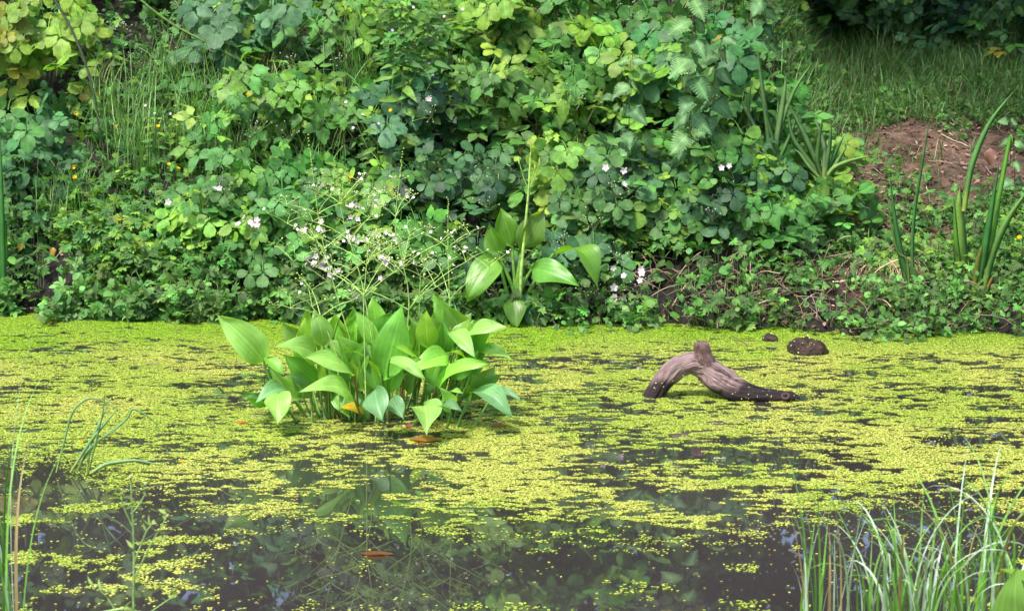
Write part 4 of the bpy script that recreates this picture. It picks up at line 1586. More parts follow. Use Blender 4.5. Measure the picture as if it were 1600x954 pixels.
YP = wat(590, 655)[1]
PP = np.array([(.18, .40, .05)])      # fresh green
PL = np.array((.25, .46, .10))         # pale, the highlight of lit leaves put into the colour
PB = np.array((.13, .28, .115))         # bluish
PD = np.array((.125, .33, .045))       # deep
PY = np.array((.22, .42, .035))         # yellow green
N_UP = (0, -.35, 1)
N_FR = (0, -1, .45)
N_L = (-.6, -.6, .6)
N_R = (.6, -.6, .6)
LEAVES = [  # tip, base, width px, normal, colour, depth of tip, depth of base, bend
    ((347, 500), (412, 565), 50, (-.25, -.75, .75), PL, -.05, .0, .25),
    ((440, 584), (413, 556), 20, (.3, -.7, .6), PP[0], -.05, .0, .2),
    ((449, 503), (467, 540), 26, N_FR, PL, .10, .12, .1),
    ((476, 486), (475, 536), 18, N_FR, PY, .08, .10, -.15),
    ((533, 488), (497, 550), 30, (-.3, -.8, .5), PL, .05, .12, .2),
    ((528, 498), (508, 552), 40, (.5, -.9, .2), PD, .10, .13, .1),
    ((437, 538), (499, 562), 40, (.1, -.8, .85), PL * .85, -.10, -.02, .3),
    ((481, 566), (551, 588), 36, (.05, -.75, .9), PL, -.20, -.08, .3),
    ((475, 612), (552, 620), 36, (.05, -.8, .85), PL, -.26, -.12, .35),
    ((443, 568), (502, 602), 36, (.2, -1, .4), PD * 1.1, -.05, .0, .15),
    ((456, 592), (486, 620), 26, (-.2, -.9, .5), PB, -.08, -.02, .1),
    ((373, 586), (419, 610), 15, (-.1, -.5, .9), PB, -.08, .0, .3),
    ((384, 606), (418, 632), 20, (-.4, -.8, .4), PD * 1.1, .0, .05, .2),
    ((376, 625), (424, 642), 17, (-.1, -.5, .9), PB, -.10, .0, .3),
    ((424, 570), (446, 618), 30, (-.5, -.9, .3), PB, .0, .05, .1),
    ((402, 626), (448, 608), 28, (-.1, -.8, .7), PB * 1.1, -.14, -.05, .3),
    ((432, 660), (437, 614), 38, (0, -.9, .5), PL * .9, -.24, -.12, .35),
    ((541, 510), (553, 582), 44, N_FR, PP[0] * 1.2, .04, .08, .1),
    ((528, 530), (575, 580), 38, N_FR, PP[0], .0, .06, .15),
    ((568, 545), (585, 590), 26, (-.4, -1, .3), PB * .8, -.06, .0, .1),
    ((632, 488), (599, 592), 52, (-.12, -1, .22), PD * 1.35, -.10, -.06, .08),
    ((612, 492), (572, 548), 38, (.3, -1, .3), PD, .06, .1, .15),
    ((545, 552), (592, 588), 15, (0, -.2, 1), PY, -.22, -.12, .25),
    ((700, 588), (640, 538), 34, (-.1, -.9, .6), PP[0] * 1.3, .0, .06, .2),
    ((640, 507), (672, 558), 38, N_FR, PL * .85, .02, .08, .1),
    ((656, 492), (704, 552), 42, (-.2, -.9, .5), PL * .8, .0, .05, .15),
    ((676, 468), (715, 532), 34, (.1, -1, .3), PP[0], .08, .1, .1),
    ((702, 475), (730, 536), 38, (-.1, -.85, .6), PL * 1.1, .04, .1, .12),
    ((782, 519), (716, 540), 34, (0, -.7, .9), PL * 1.1, -.08, .03, .35),
    ((746, 551), (702, 518), 26, (0, -.75, .8), PL * 1.1, -.12, -.02, .25),
    ((804, 563), (744, 550), 22, (.05, -.5, 1), PL, -.04, .03, .35),
    ((757, 570), (682, 604), 32, (-.1, -.75, .85), PP[0] * 1.3, -.18, -.08, .3),
    ((646, 578), (702, 556), 34, (0, -.9, .65), PP[0] * 1.25, -.14, -.04, .25),
    ((700, 552), (733, 572), 14, (0, -.3, 1), PY * 1.1, -.14, -.08, .3),
    ((655, 592), (610, 560), 24, (0, -.75, .8), PL * .9, -.22, -.12, .25),
    ((620, 548), (662, 572), 20, (0, -.4, 1), PY, -.15, -.08, .25),
    ((597, 655), (586, 608), 38, (-.3, -.9, .5), PB * 1.25, -.30, -.20, .2),
    ((629, 651), (611, 622), 26, (0, -.95, .4), PB, -.24, -.16, .2),
    ((672, 674), (662, 634), 46, (.1, -.8, .65), PL, -.34, -.20, .35),
    ((720, 636), (676, 640), 28, (0, -.6, .9), PB, -.28, -.18, .3),
    ((690, 606), (704, 642), 24, (.35, -.9, .4), PL, -.24, -.18, .1),
    ((722, 612), (692, 622), 16, (0, -.6, .9), PL * .9, -.20, -.1, .2),
    ((793, 649), (737, 612), 36, (.15, -.8, .75), PB * 1.35, -.22, -.10, .45),
    ((809, 630), (772, 612), 18, (.1, -.6, .9), PB * 1.2, -.12, -.06, .35),
    ((660, 510), (645, 600), 44, (.2, -1, .2), PD, .12, .15, .1),
    ((590, 505), (560, 600), 44, (-.2, -1, .2), PD, .14, .16, .1),
    ((735, 560), (712, 610), 34, (.3, -1, .2), PD, .10, .12, .1),
    ((500, 570), (520, 625), 34, (-.1, -1, .3), PD, .08, .1, .1),
    ((470, 625), (450, 585), 26, (-.4, -1, .2), PD, .06, .08, .1),
    ((520, 505), (515, 560), 34, (.2, -1, .3), PP[0], .12, .14, .1),
    ((556, 500), (540, 560), 34, (-.3, -1, .4), PP[0] * 1.2, .08, .1, .1),
    ((606, 498), (610, 560), 36, (.3, -1, .3), PL * .8, .10, .12, .1),
    ((652, 520), (668, 580), 36, (-.2, -1, .3), PP[0] * 1.1, .02, .05, .1),
    ((680, 488), (692, 545), 36, (.2, -1, .4), PP[0] * 1.2, .10, .12, .1),
    ((740, 505), (728, 548), 30, (.2, -.9, .5), PL * .9, .06, .08, .15),
    ((770, 545), (735, 555), 22, (.1, -.6, .9), PL, .0, .04, .3),
    ((462, 520), (480, 566), 28, (-.2, -1, .4), PP[0] * 1.2, .08, .1, .15),
    ((520, 590), (505, 560), 30, (.1, -.9, .5), PP[0], -.02, .02, .2),
    ((545, 650), (520, 612), 24, (.2, -.8, .5), PD, -.05, .0, .2),
    ((575, 655), (545, 612), 26, (.2, -.8, .5), PD * .9, -.02, .02, .2),
    ((640, 600), (628, 560), 30, (.2, -.9, .3), PD, .0, .03, .1),
    ((670, 612), (690, 575), 28, (-.1, -1, .3), PD, -.05, .0, .2),
    ((560, 490), (548, 545), 34, (-.2, -1, .3), PP[0] * 1.1, .12, .14, .1),
    ((583, 470), (590, 530), 36, (.1, -1, .3), PP[0] * 1.2, .14, .15, .1),
    ((745, 525), (720, 570), 32, (.3, -.9, .3), PP[0] * .8, .08, .1, .1),
    ((690, 520), (686, 575), 34, (-.2, -1, .3), PD * 1.2, .06, .1, .1),
]
pp = thing('water_plantain', 'large leafy water plantain growing out of the open pond', 'water plantain', (pt(590, 655, YP)[0], YP, 0))
cx0 = 590
for k, (tip, base, wpx, nr, col, dt, db, bend) in enumerate(LEAVES):
    tb, bb = pt(*tip, YP + dt), pt(*base, YP + db)
    b = Batch()
    tb = tb + (tb - bb) * .10
    big_leaf(b, bb, tb, wpx / F * YP * 1.14, nr, np.asarray(col) * np.exp(rng.normal(0, .10)), bend, rng.uniform(.05, .45), wave=.14)
    lf = b.build('leaf', M['plantain'], pp)
    # the stalk, running down under the water
    rx = cx0 + (base[0] - cx0) * .72 + rng.normal(0, 6)
    ry = 652 + (base[1] - 600) * .05 + rng.normal(0, 5)
    rx = min(max(rx, 452), 722)
    if tip[0] == 793:
        rx, ry = 706, 668
    if tip[0] == 809:
        rx, ry = 730, 667
    foot = wat(rx, min(ry, 668))
    foot[2] = -.04
    dirn = nrmz(bb - tb)
    mid = bb + dirn * .03 + np.array([0, 0, -.05])
    tt = np.linspace(0, 1, 12)[:, None]
    path = (1 - tt) ** 2 * bb + 2 * tt * (1 - tt) * mid + tt ** 2 * foot
    sb = Batch()
    cb = np.array((.13, .27, .045)) if rng.random() < .86 else np.array((.20, .12, .05))
    sb.tube(path, np.linspace(.0028, .0045, 12), cb, 7)
    sb.build('leaf_stalk', M['stem'], lf)
# extra bare stalks in the middle of the clump
for k in range(12):
    rx = rng.uniform(455, 715)
    foot = wat(rx, rng.uniform(636, 664))
    foot[2] = -.03
    top = pt(cx0 + (rx - cx0) * 1.15 + rng.normal(0, 8), rng.uniform(560, 610), YP + rng.uniform(-.05, .12))
    sb = Batch()
    sb.tube(arc(foot, top, 0, 7, (rng.normal(0, .01), 0, 0)), np.linspace(.0045, .0028, 7), jit((.10, .21, .04) if rng.random() < .8 else (.20, .11, .05), 1, .15)[0], 7)
    sb.build('leaf_stalk', M['stem'], pp)
# more leaves filling the crown of the clump
for k in range(50):
    bx, by = rng.uniform(462, 738), rng.uniform(530, 625)
    ht = rng.uniform(45, 75)
    lean = (bx - 600) / 140 + rng.normal(0, .35)
    db = rng.uniform(-.05, .16)
    bb = pt(bx, by, YP + db)
    tb = pt(bx + ht * .75 * lean, by - ht * (1 - .35 * abs(lean)), YP + db - rng.uniform(-.02, .06))
    if tb[2] > pt(600, 478, YP)[2]:
        tb[2] = pt(600, 478, YP)[2] - rng.uniform(0, .04)
    b = Batch()
    big_leaf(b, bb, tb, rng.uniform(28, 44) / F * YP, (rng.normal(0, .5), -1, rng.uniform(.2, .8)), (PP[0], PD, PL * .9, PY * .9)[int(rng.integers(0, 4))] * np.exp(rng.normal(0, .12)), rng.uniform(.05, .35), rng.uniform(.1, .4), wave=.09)
    lf = b.build('leaf', M['plantain'], pp)
    foot = wat(cx0 + (bx - cx0) * .8 + rng.normal(0, 6), rng.uniform(636, 660))
    foot[2] = -.03
    mid = bb + nrmz(bb - tb) * .03 + np.array([0, 0, -.05])
    tt = np.linspace(0, 1, 10)[:, None]
    sb = Batch()
    sb.tube((1 - tt) ** 2 * bb + 2 * tt * (1 - tt) * mid + tt ** 2 * foot, np.linspace(.0026, .0042, 10), (.13, .27, .045), 6)
    sb.build('leaf_stalk', M['stem'], lf)
# yellowed leaf low in the clump
b = Batch()
big_leaf(b, pt(570, 644, YP - .02), pt(532, 636, YP - .06), .05, (0, -.6, 1), (.62, .42, .03), .2, .1)
b.build('leaf', M['plantain'], pp)['label'] = 'yellowed low leaf'
# flower stalks
plantain_flower(pp, [(562, 640), (556, 560), (520, 440), (500, 360), (484, 232)], YP + .02, (.48, .66, .80, .92), Ls=(.20, .15, .10, .03))
plantain_flower(pp, [(590, 640), (586, 560), (566, 440), (535, 340), (524, 262)], YP + .0, (.45, .66, .82), Ls=(.19, .15, .09))
plantain_flower(pp, [(612, 640), (634, 560), (640, 460), (616, 350), (628, 250)], YP - .04, (.44, .60, .78, .92), Ls=(.20, .14, .10, .03))
plantain_flower(pp, [(572, 640), (570, 560), (568, 470), (572, 420), (578, 370)], YP - .12, (.55, .78, .93), Ls=(.18, .11, .04))
plantain_flower(pp, [(700, 640), (705, 560), (703, 480), (700, 400), (700, 322)], YP + .05, (.54, .79), Ls=(.17, .09))
plantain_flower(pp, [(650, 640), (655, 560), (655, 480), (657, 430)], YP + .0, (.78,), Ls=(.17,), spike=False)
plantain_flower(pp, [(530, 640), (528, 560), (505, 500), (480, 470)], YP - .06, (.72, .9), Ls=(.15, .07), spike=False)

# the second plantain, rooted at the bank
YQ = wat(810, 508)[1] + .06
bq = thing('water_plantain', 'smaller water plantain at the foot of the bank, with one leaf arching right', 'water plantain', pt(808, 492, YQ))
BLV = [((728, 468), (779, 405), 50, (-.35, -.95, .25), PP[0] * 1.15, -.12, -.02, .25),
       ((850, 326), (816, 388), 42, (.2, -.9, .45), PL * .8, -.02, .02, .1),
       ((790, 325), (800, 385), 40, (-.1, -1, .3), PP[0], .03, .04, .1),
       ((768, 350), (780, 396), 34, (-.4, -.9, .3), PP[0] * 1.1, -.02, .0, .15),
       ((818, 344), (814, 396), 11, (.2, -1, .2), PY * .8, -.04, -.02, .05),
       ((932, 452), (866, 396), 46, (.6, -.55, .9), PP[0] * 1.1, -.16, -.04, .75),
       ((902, 452), (832, 420), 42, (-.05, -.9, .55), PD * 1.4, -.18, -.04, .3),
       ((812, 513), (802, 462), 34, (0, -1, .25), PP[0] * .75, -.12, -.05, .15)]
for (tip, base, wpx, nr, col, dt, db, bend) in BLV:
    tb, bb = pt(*tip, YQ + dt), pt(*base, YQ + db)
    b = Batch()
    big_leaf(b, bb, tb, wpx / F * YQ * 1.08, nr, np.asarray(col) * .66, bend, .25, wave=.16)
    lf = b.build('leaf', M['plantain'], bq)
    foot = pt(806 + rng.normal(0, 5), 488, YQ + .03)
    mid = bb + nrmz(bb - tb) * .05 + np.array([0, 0, -.06])
    tt = np.linspace(0, 1, 12)[:, None]
    path = (1 - tt) ** 2 * bb + 2 * tt * (1 - tt) * mid + tt ** 2 * foot
    sb = Batch()
    sb.tube(path, np.linspace(.005, .009, 12), (.13, .28, .045), 8)
    sb.build('leaf_stalk', M['stem'], lf)
plantain_flower(bq, [(812, 485), (814, 430), (820, 360), (826, 300), (829, 238)], YQ - .03, (), r=.0075, Ls=())
for e in ((811, 252), (843, 254), (836, 262)):
    b = Batch()
    b.tube(arc(pt(826, 296, YQ - .03), pt(*e, YQ - .03), -.01, 6), np.linspace(.003, .0015, 6), (.2, .34, .05), 6)
    b.tube(np.array([pt(e[0], e[1] + 4, YQ - .03), pt(e[0], e[1] - 2, YQ - .03), pt(e[0], e[1] - 8, YQ - .03)]), np.array([.003, .0045, .001]), (.24, .36, .07), 6)
    b.build('flower_stalk', M['stem'], bq)


# ------------------------------------------------------------------ driftwood
def build_driftwood():
    D = wat(1130, 623)[1]
    key = [(1004, 650, 15), (1019, 620, 15), (1035, 596, 15.5), (1058, 572, 17), (1080, 566, 18), (1101, 572, 21), (1122, 590, 21.5), (1142, 604, 20), (1165, 612, 16), (1192, 617, 11), (1216, 618, 9.5), (1236, 619, 7.5), (1250, 621, 3)]
    s = np.linspace(0, 1, len(key))
    n, k = 190, 64
    ss = np.linspace(0, 1, n)
    sc = D / F / CT
    yy = D + np.interp(ss, [0, .4, .7, 1], [.03, .03, -.02, -.03])
    px = np.interp(ss, s, [a[0] for a in key])
    py = np.interp(ss, s, [a[1] for a in key])
    rr = np.interp(ss, s, [a[2] for a in key]) * sc
    for _ in range(10):
        for a in (px, py, rr):
            a[1:-1] = (a[:-2] + 2 * a[1:-1] + a[2:]) / 4
    C0 = np.array([pt(a, b, c) for a, b, c in zip(px, py, yy)])
    t = nrmz(np.gradient(C0, axis=0))
    u = nrmz(np.cross(t, np.array([0, 1., 0])))
    v = np.cross(t, u)
    th = np.arange(k) / k * 2 * np.pi
    TH, SS = np.meshgrid(th, ss)
    ang = TH + SS * 2.2      # fibres spiral slowly
    g = np.zeros_like(TH)
    for q, am in ((3, .04), (7, .035), (13, .03), (23, .03)):
        g += am * np.sin(q * ang + 5 * fbm(SS * 7, np.cos(TH) + 2, q, 2))
    g += .26 * (fbm(SS * 16, np.cos(TH) * 1.6 + 4, 9, 3) - .5) + .26 * (fbm(SS * 16, np.sin(TH) * 1.6 + 4, 19, 3) - .5)
    crack = np.exp(-((np.mod(ang - 5.4 + .5 * fbm(SS * 9, SS * 0, 77, 3), 6.283) - 3.1) / .11) ** 2) * sm(.42, .5, SS) * sm(.92, .8, SS)
    g -= .34 * crack
    crack2 = np.exp(-((np.mod(ang - 4.5 + .6 * fbm(SS * 7, SS * 0, 79, 3), 6.283) - 3.1) / .08) ** 2) * sm(.3, .4, SS) * sm(.75, .65, SS)
    g -= .22 * crack2
    bump = .35 * np.exp(-((SS - .93) / .03) ** 2) * np.clip(np.sin(TH + .5), 0, 1)
    R = rr[:, None] * (1 + g + bump)
    V = C0[:, None] + R[..., None] * (np.cos(TH)[..., None] * u[:, None] + np.sin(TH)[..., None] * v[:, None] * .9)
    z = V[..., 2]
    edge = .045 + .05 * (fbm(V[..., 0] * 16, z * 10, 61, 3) - .5) + .05 * np.clip((V[..., 0] - C0[110, 0]) / .2, 0, 1.5)
    wet = sm(edge + .018, edge - .012, z)
    col = (1 - wet)[..., None] * np.array((1.0, .98, 1.0)) + wet[..., None] * np.array((.10, .075, .10))
    col = col * (1 - .9 * np.clip(crack + crack2, 0, 1))[..., None]
    i, j = np.meshgrid(np.arange(n - 1), np.arange(k), indexing='ij')
    q = np.stack([i * k + j, i * k + (j + 1) % k, (i + 1) * k + (j + 1) % k, (i + 1) * k + j], -1).reshape(-1, 4)
    U = np.stack([np.abs(ang / 6.283 % 1 - .5) * 2, SS], -1).reshape(-1, 2)
    root = thing('driftwood_branch', 'bent weathered grey-brown driftwood branch arching out of the duckweed', 'driftwood', (C0[80, 0], D, 0))
    b = Batch()
    b.raw(V.reshape(-1, 3), q, U, col.reshape(-1, 3))
    b.build('branch', M['wood'], root)
    # the broken stub on top of the bend
    b = Batch()
    n2, k2 = 26, 40
    a0, a1 = pt(1104, 574, D + .02), pt(1095, 535, D + .0)
    tt = np.linspace(0, 1, n2)
    base = a0 * (1 - tt)[:, None] + a1 * tt[:, None]
    th2 = np.arange(k2) / k2 * 6.283
    TT, H2 = np.meshgrid(tt, th2, indexing='ij')
    rad = np.interp(tt, [0, .35, .6, .85, .97, 1], [.036, .034, .027, .026, .023, .001])[:, None]
    rad = rad * (1 + .20 * (fbm(np.cos(H2) * 3 + 5, TT * 5 + np.sin(H2) * 2, 5, 4) - .5) * 2 + .06 * np.sin(H2 * 9 + TT * 4))
    V = base[:, None].repeat(k2, 1) + rad[..., None] * np.stack([np.cos(H2), np.sin(H2) * .85, 0 * H2], -1)
    V[..., 2] += (TT > .8) * .012 * (fbm(np.cos(H2) * 4 + 9, np.sin(H2) * 4, 8, 3) - .5) * 2
    i, j = np.meshgrid(np.arange(n2 - 1), np.arange(k2), indexing='ij')
    q = np.stack([i * k2 + j, i * k2 + (j + 1) % k2, (i + 1) * k2 + (j + 1) % k2, (i + 1) * k2 + j], -1).reshape(-1, 4)
    U = np.stack([np.abs(H2 / 6.283 - .5) * 2, TT * .2 + .3], -1).reshape(-1, 2)
    b.raw(V.reshape(-1, 3), q, U, (.78, .66, .64))
    b.build('broken_stub', M['wood'], root)
    # knot hole ring at the right end
    b = Batch()
    c = pt(1227, 618, D - .055)
    ring = np.array([c + np.array([math.cos(a) * .011, -.002 + .004 * math.sin(a), math.sin(a) * .008]) for a in np.linspace(0, 6.283, 16)])
    b.tube(ring, .004, (.5, .4, .4), 8)
    b.add(BLOB, frames(np.array([[0, 0, 1.]]), np.array([[0, -1., 0]])), (c + (0, .003, 0))[None], np.array([[.05, .03, .03]]), np.array([[.009, .004, .007]]))
    b.build('knot_hole', M['wood'], root)
    # specks of duckweed stuck to the wet wood
    m = 90
    idx = rng.integers(0, n - 1, 3000), rng.integers(0, k, 3000)
    Vb = (C0[:, None] + R[..., None] * 1.01 * (np.cos(TH)[..., None] * u[:, None] + np.sin(TH)[..., None] * v[:, None] * .9))[idx]
    sel = (Vb[:, 2] > .003) & (Vb[:, 2] < .085) & (Vb[:, 1] < D + .01)
    Vb = Vb[sel][:m]
    b = Batch()
    b.add(RND[0], frames(rng.normal(0, 1, (len(Vb), 3)), np.tile([[0, -.8, .5]], (len(Vb), 1))), Vb, np.tile([[.5, .52, .2]], (len(Vb), 1)), rng.uniform(.003, .0055, len(Vb)))
    b.build('duckweed_specks', M['weed'], root)['kind'] = 'stuff'


build_driftwood()


# ------------------------------------------------------------------ rocks and mud lumps
def rock(px, py, w, h, label, seed, mat='rock', name='rock', cat='rock', specks=40, sink=.35):
    c = wat(px, py)
    Y = c[1]
    wd, hg = w / F * Y * .5, h / F * Y
    n, m = 26, 40
    ph = np.linspace(0, math.pi, n)
    th = np.arange(m) / m * 6.283
    PH, TH = np.meshgrid(ph, th, indexing='ij')
    d = np.stack([np.sin(PH) * np.cos(TH), np.sin(PH) * np.sin(TH), np.cos(PH)], -1)
    r = 1 + .5 * (fbm(d[..., 0] * 1.6 + seed, d[..., 1] * 1.6 + d[..., 2] * 1.3, seed, 4) - .5) + .12 * (fbm(d[..., 0] * 7, d[..., 2] * 7 + d[..., 1] * 5, seed + 3, 2) - .5)
    r = r * (1 + .18 * d[..., 2] * np.sign(-d[..., 0]) * np.abs(d[..., 0]) ** .5)
    V = d * r[..., None] * np.array([wd, wd * .75, hg]) + c + np.array([0, wd * .6, 0])
    i, j = np.meshgrid(np.arange(n - 1), np.arange(m), indexing='ij')
    q = np.stack([i * m + j, (i + 1) * m + j, (i + 1) * m + (j + 1) % m, i * m + (j + 1) % m], -1).reshape(-1, 4)
    root = thing(name, label, cat, c + np.array([0, wd * .6, 0]))
    b = Batch()
    b.raw(V.reshape(-1, 3), q, np.zeros((n * m, 2)), (1, 1, 1))
    b.build('stone', M[mat], root)
    if specks:
        P = V.reshape(-1, 3)
        P = P[(P[:, 2] > .004) & (P[:, 1] < c[1] + wd * .7)]
        P = P[rng.integers(0, len(P), specks)]
        nr = nrmz(P - (c + np.array([0, wd * .6, -.02])))
        b = Batch()
        b.add(RND[0], frames(rng.normal(0, 1, (len(P), 3)), nr), P + nr * .003, np.tile([[.5, .52, .18]], (len(P), 1)), rng.uniform(.003, .006, len(P)))
        b.build('duckweed_specks', M['weed'], root)['kind'] = 'stuff'


rock(1266, 556, 66, 25, 'brown domed rock half sunk in the duckweed behind the driftwood', 3)
rock(1206, 534, 26, 12, 'small dark stone in the duckweed left of the domed rock', 9, specks=14)
rock(1330, 524, 34, 9, 'low black mud lump right of the domed rock at the water line', 14, name='mud_lump', cat='mud lump', specks=8)
rock(1112, 506, 60, 12, 'long black mud lump under the fallen sticks', 21, name='mud_lump', cat='mud lump', specks=6)
rock(862, 505, 70, 8, 'flat black mud lump right of the bank plantain', 25, name='mud_lump', cat='mud lump', specks=6)
rock(75, 486, 60, 14, 'black mud lump in the hollow at the left', 31, name='mud_lump', cat='mud lump', specks=12)
rock(1470, 516, 90, 10, 'wide black mud lump below the iris fans', 37, name='mud_lump', cat='mud lump', specks=10)


# ------------------------------------------------------------------ twigs
def twig(pix, Y, r, col, label, forks=()):
    pts = [pt(x, y, Y + (i * .01)) for i, (x, y) in enumerate(pix)]
    root = thing('twig', label, 'twig', pts[0], 'twigs at the water line')
    b = Batch()
    P = np.array(pts)
    s = np.linspace(0, 1, 10)
    P = np.stack([np.interp(s, np.linspace(0, 1, len(P)), P[:, i]) for i in range(3)], -1)
    P[1:-1] += rng.normal(0, .002, (8, 3))
    b.tube(P, np.linspace(r, r * .5, 10), col, 6)
    for f in forks:
        q = P[int(f[0] * 9)]
        b.tube(arc(q, pt(f[1], f[2], Y), 0, 4), np.linspace(r * .6, r * .3, 4), col, 5)
    b.build('stick', M['stem'], root)


TB = (.085, .055, .05)
tw = [([(1083, 541), (1076, 532), (1066, 522)], (1083, 541), .0018, TB, 'thin forked twig just left of the driftwood stub', [(.6, 1074, 524)]),
      ([(1107, 534), (1110, 525), (1114, 520)], (1107, 534), .0018, TB, 'thin twig just right of the driftwood stub', []),
      ([(1168, 540), (1155, 532), (1142, 522)], (1168, 542), .0022, TB, 'twig lying between the driftwood stub and the small dark stone', []),
      ([(848, 518), (840, 508), (828, 496)], (848, 519), .002, TB, 'twig poking up in the water below the bank plantain', [(.5, 843, 500)]),
      ([(872, 516), (866, 504), (862, 492), (858, 482)], (872, 518), .0016, TB, 'taller twig poking up right of the bank plantain', []),
      ([(946, 535), (942, 522), (936, 512)], (946, 536), .0016, TB, 'twig in the water below the low white blossoms', []),
      ([(283, 516), (272, 507), (262, 500)], (284, 517), .002, TB, 'short twig on the water at the left bank', []),
      ([(1380, 533), (1410, 520), (1440, 510), (1447, 498)], (1380, 534), .0022, TB, 'twig slanting out of the water below the leaning blade pair', []),
      ([(60, 420), (85, 405), (98, 388)], None, .003, (.3, .22, .18), 'pale stick rising from the mud hollow at the left', [])]
for pix, w0, r, col, lab, fk in tw:
    Y = wat(*w0)[1] if w0 else 7.98
    twig(pix, Y, r, col, lab, fk)
for (a, b_, r, col, lab) in [((1060, 500), (1135, 480), .009, (.07, .05, .045), 'thick dark rotten stick lying at the water left of the half-sunken rock'),
                             ((1098, 505), (1120, 497), .010, (.13, .08, .07), 'short reddish wet stick end lying at the water'),
                             ((1150, 425), (1215, 475), .0045, (.20, .14, .11), 'grey stick leaning down the bank above the rock'),
                             ((1118, 425), (1118, 480), .005, (.26, .18, .13), 'upright brown dead stem over the fallen sticks'),
                             ((1150, 470), (1230, 455), .003, (.24, .18, .12), 'thin pale stick lying across the foot of the soil slope'),
                             ((1350, 495), (1412, 499), .005, (.34, .24, .11), 'straw-coloured dead stem lying on the mud below the dead grass'),
                             ((1010, 505), (1062, 470), .0025, (.20, .19, .09), 'thin green-brown stem slanting over the low white blossoms')]:
    Y = (wat(a[0], max(a[1], 505))[1] + .06)
    root = thing('fallen_stick', lab, 'stick', pt(*a, Y), 'sticks fallen at the foot of the bank')
    b = Batch()
    P = arc(pt(*a, Y), pt(*b_, Y + .05), .0, 12)
    P[1:-1] += rng.normal(0, .003, (10, 3))
    b.tube(P, np.linspace(r, r * .6, 12) * (1 + .1 * rng.normal(0, 1, 12)), col, 8)
    b.build('stick', M['stem'], root)

# ------------------------------------------------------------------ leaves afloat and lying
for (px, py, L, wd, col, lab) in [
    (665, 688, .10, .030, (.36, .16, .04), 'large orange leaf floating in front of the pond plantain'),
    (640, 667, .028, .018, (.30, .09, .07), 'small dark red leaf at the foot of the pond plantain'),
    (782, 666, .06, .020, (.38, .16, .08), 'reddish brown leaf afloat right of the pond plantain'),
    (378, 661, .035, .014, (.55, .20, .05), 'small orange leaf afloat left of the pond plantain'),
    (83, 506, .030, .014, (.28, .11, .08), 'small brown leaf afloat by the left bank'),
    (236, 570, .05, .012, (.30, .28, .22), 'pale sunken leaf in the duckweed at the left'),
    (590, 866, .085, .015, (.20, .075, .03), 'long rusty leaf afloat in the open water in front'),
    (285, 722, .014, .010, (.70, .33, .02), 'tiny orange petal on the duckweed at the lower left'),
    (128, 692, .012, .010, (.70, .33, .02), 'tiny orange petal by the leaning grass in the water')]:
    p = wat(px, py) + (0, 0, .0035)
    b = Batch()
    d = np.array([1, rng.uniform(-.25, .25), 0])
    big_leaf(b, p - d * L / 2, p + d * L / 2, wd * 2.2, (0, 0, 1), col, .03, .06)
    o = b.build('floating_leaf', M['plantain'])
    tag(o, lab, 'dead leaf', 'dead leaves on the water')
for (px, py, L, col, lab, Yd) in [
    (742, 475, .055, (.62, .40, .02), 'yellow spotted dead leaf under the bank plantain', 7.78),
    (755, 470, .055, (.16, .04, .04), 'dark red dead leaf touching the yellow one under the bank plantain', 7.8),
    (797, 465, .05, (.15, .04, .05), 'purple dead leaf by the foot of the bank plantain', 7.78),
    (82, 392, .04, (.55, .30, .04), 'orange dead leaf on the left bank above the mud hollow', 7.95),
    (35, 385, .035, (.50, .28, .04), 'orange dead leaf near the left edge iris', 7.98),
    (300, 338, .05, (.45, .32, .03), 'yellowed leaf hanging in the shade left of the pink blossoms', 8.1),
    (1045, 240, .06, (.48, .33, .08), 'yellow-brown crinkled leaf at the foot of the tallest nettle', 8.3),
    (1020, 228, .05, (.40, .26, .14), 'tan crinkled leaf left of the tallest nettle foot', 8.32),
    (812, 235, .035, (.60, .36, .02), 'yellow dead leaf hanging in the middle of the brambles', 8.3),
    (1548, 243, .09, (.34, .17, .12), 'large curled brown dead leaf on the bare soil at the right', 9.0),
    (1518, 398, .035, (.36, .2, .14), 'small brown dead leaf between the two irises', 8.1)]:
    b = Batch()
    p = pt(px, py, Yd)
    big_leaf(b, p + (0, 0, L * .4), p + (rng.uniform(-.4, .4) * L, -.01, -L * .5), L * .65, (rng.normal(0, .3), -1, .4), np.array(col) * .7, .2, .2, wave=.15)
    tag(b.build('dead_leaf', M['plantain']), lab, 'dead leaf', 'dead leaves on the bank')

# ------------------------------------------------------------------ blossoms hung on the bushes
ALLP = np.concatenate([p for p, _ in LEAFPOS])
ALLR = np.concatenate([np.full(len(p), i) for i, (p, _) in enumerate(LEAFPOS)])
APX, APY = proj(ALLP)


def front(px, py, r=26, only=None):
    d = (APX - px) ** 2 + (APY - py) ** 2
    m = d < r * r
    if only is not None:
        m &= np.array([LEAFPOS[i][1].name.startswith(only) for i in ALLR])
    if not m.any():
        m = d < np.partition(d, 6)[6]
    idx = np.where(m)[0]
    i = idx[np.argmin(ALLP[idx, 1])]
    return ALLP[i, 1], LEAFPOS[ALLR[i]][1]


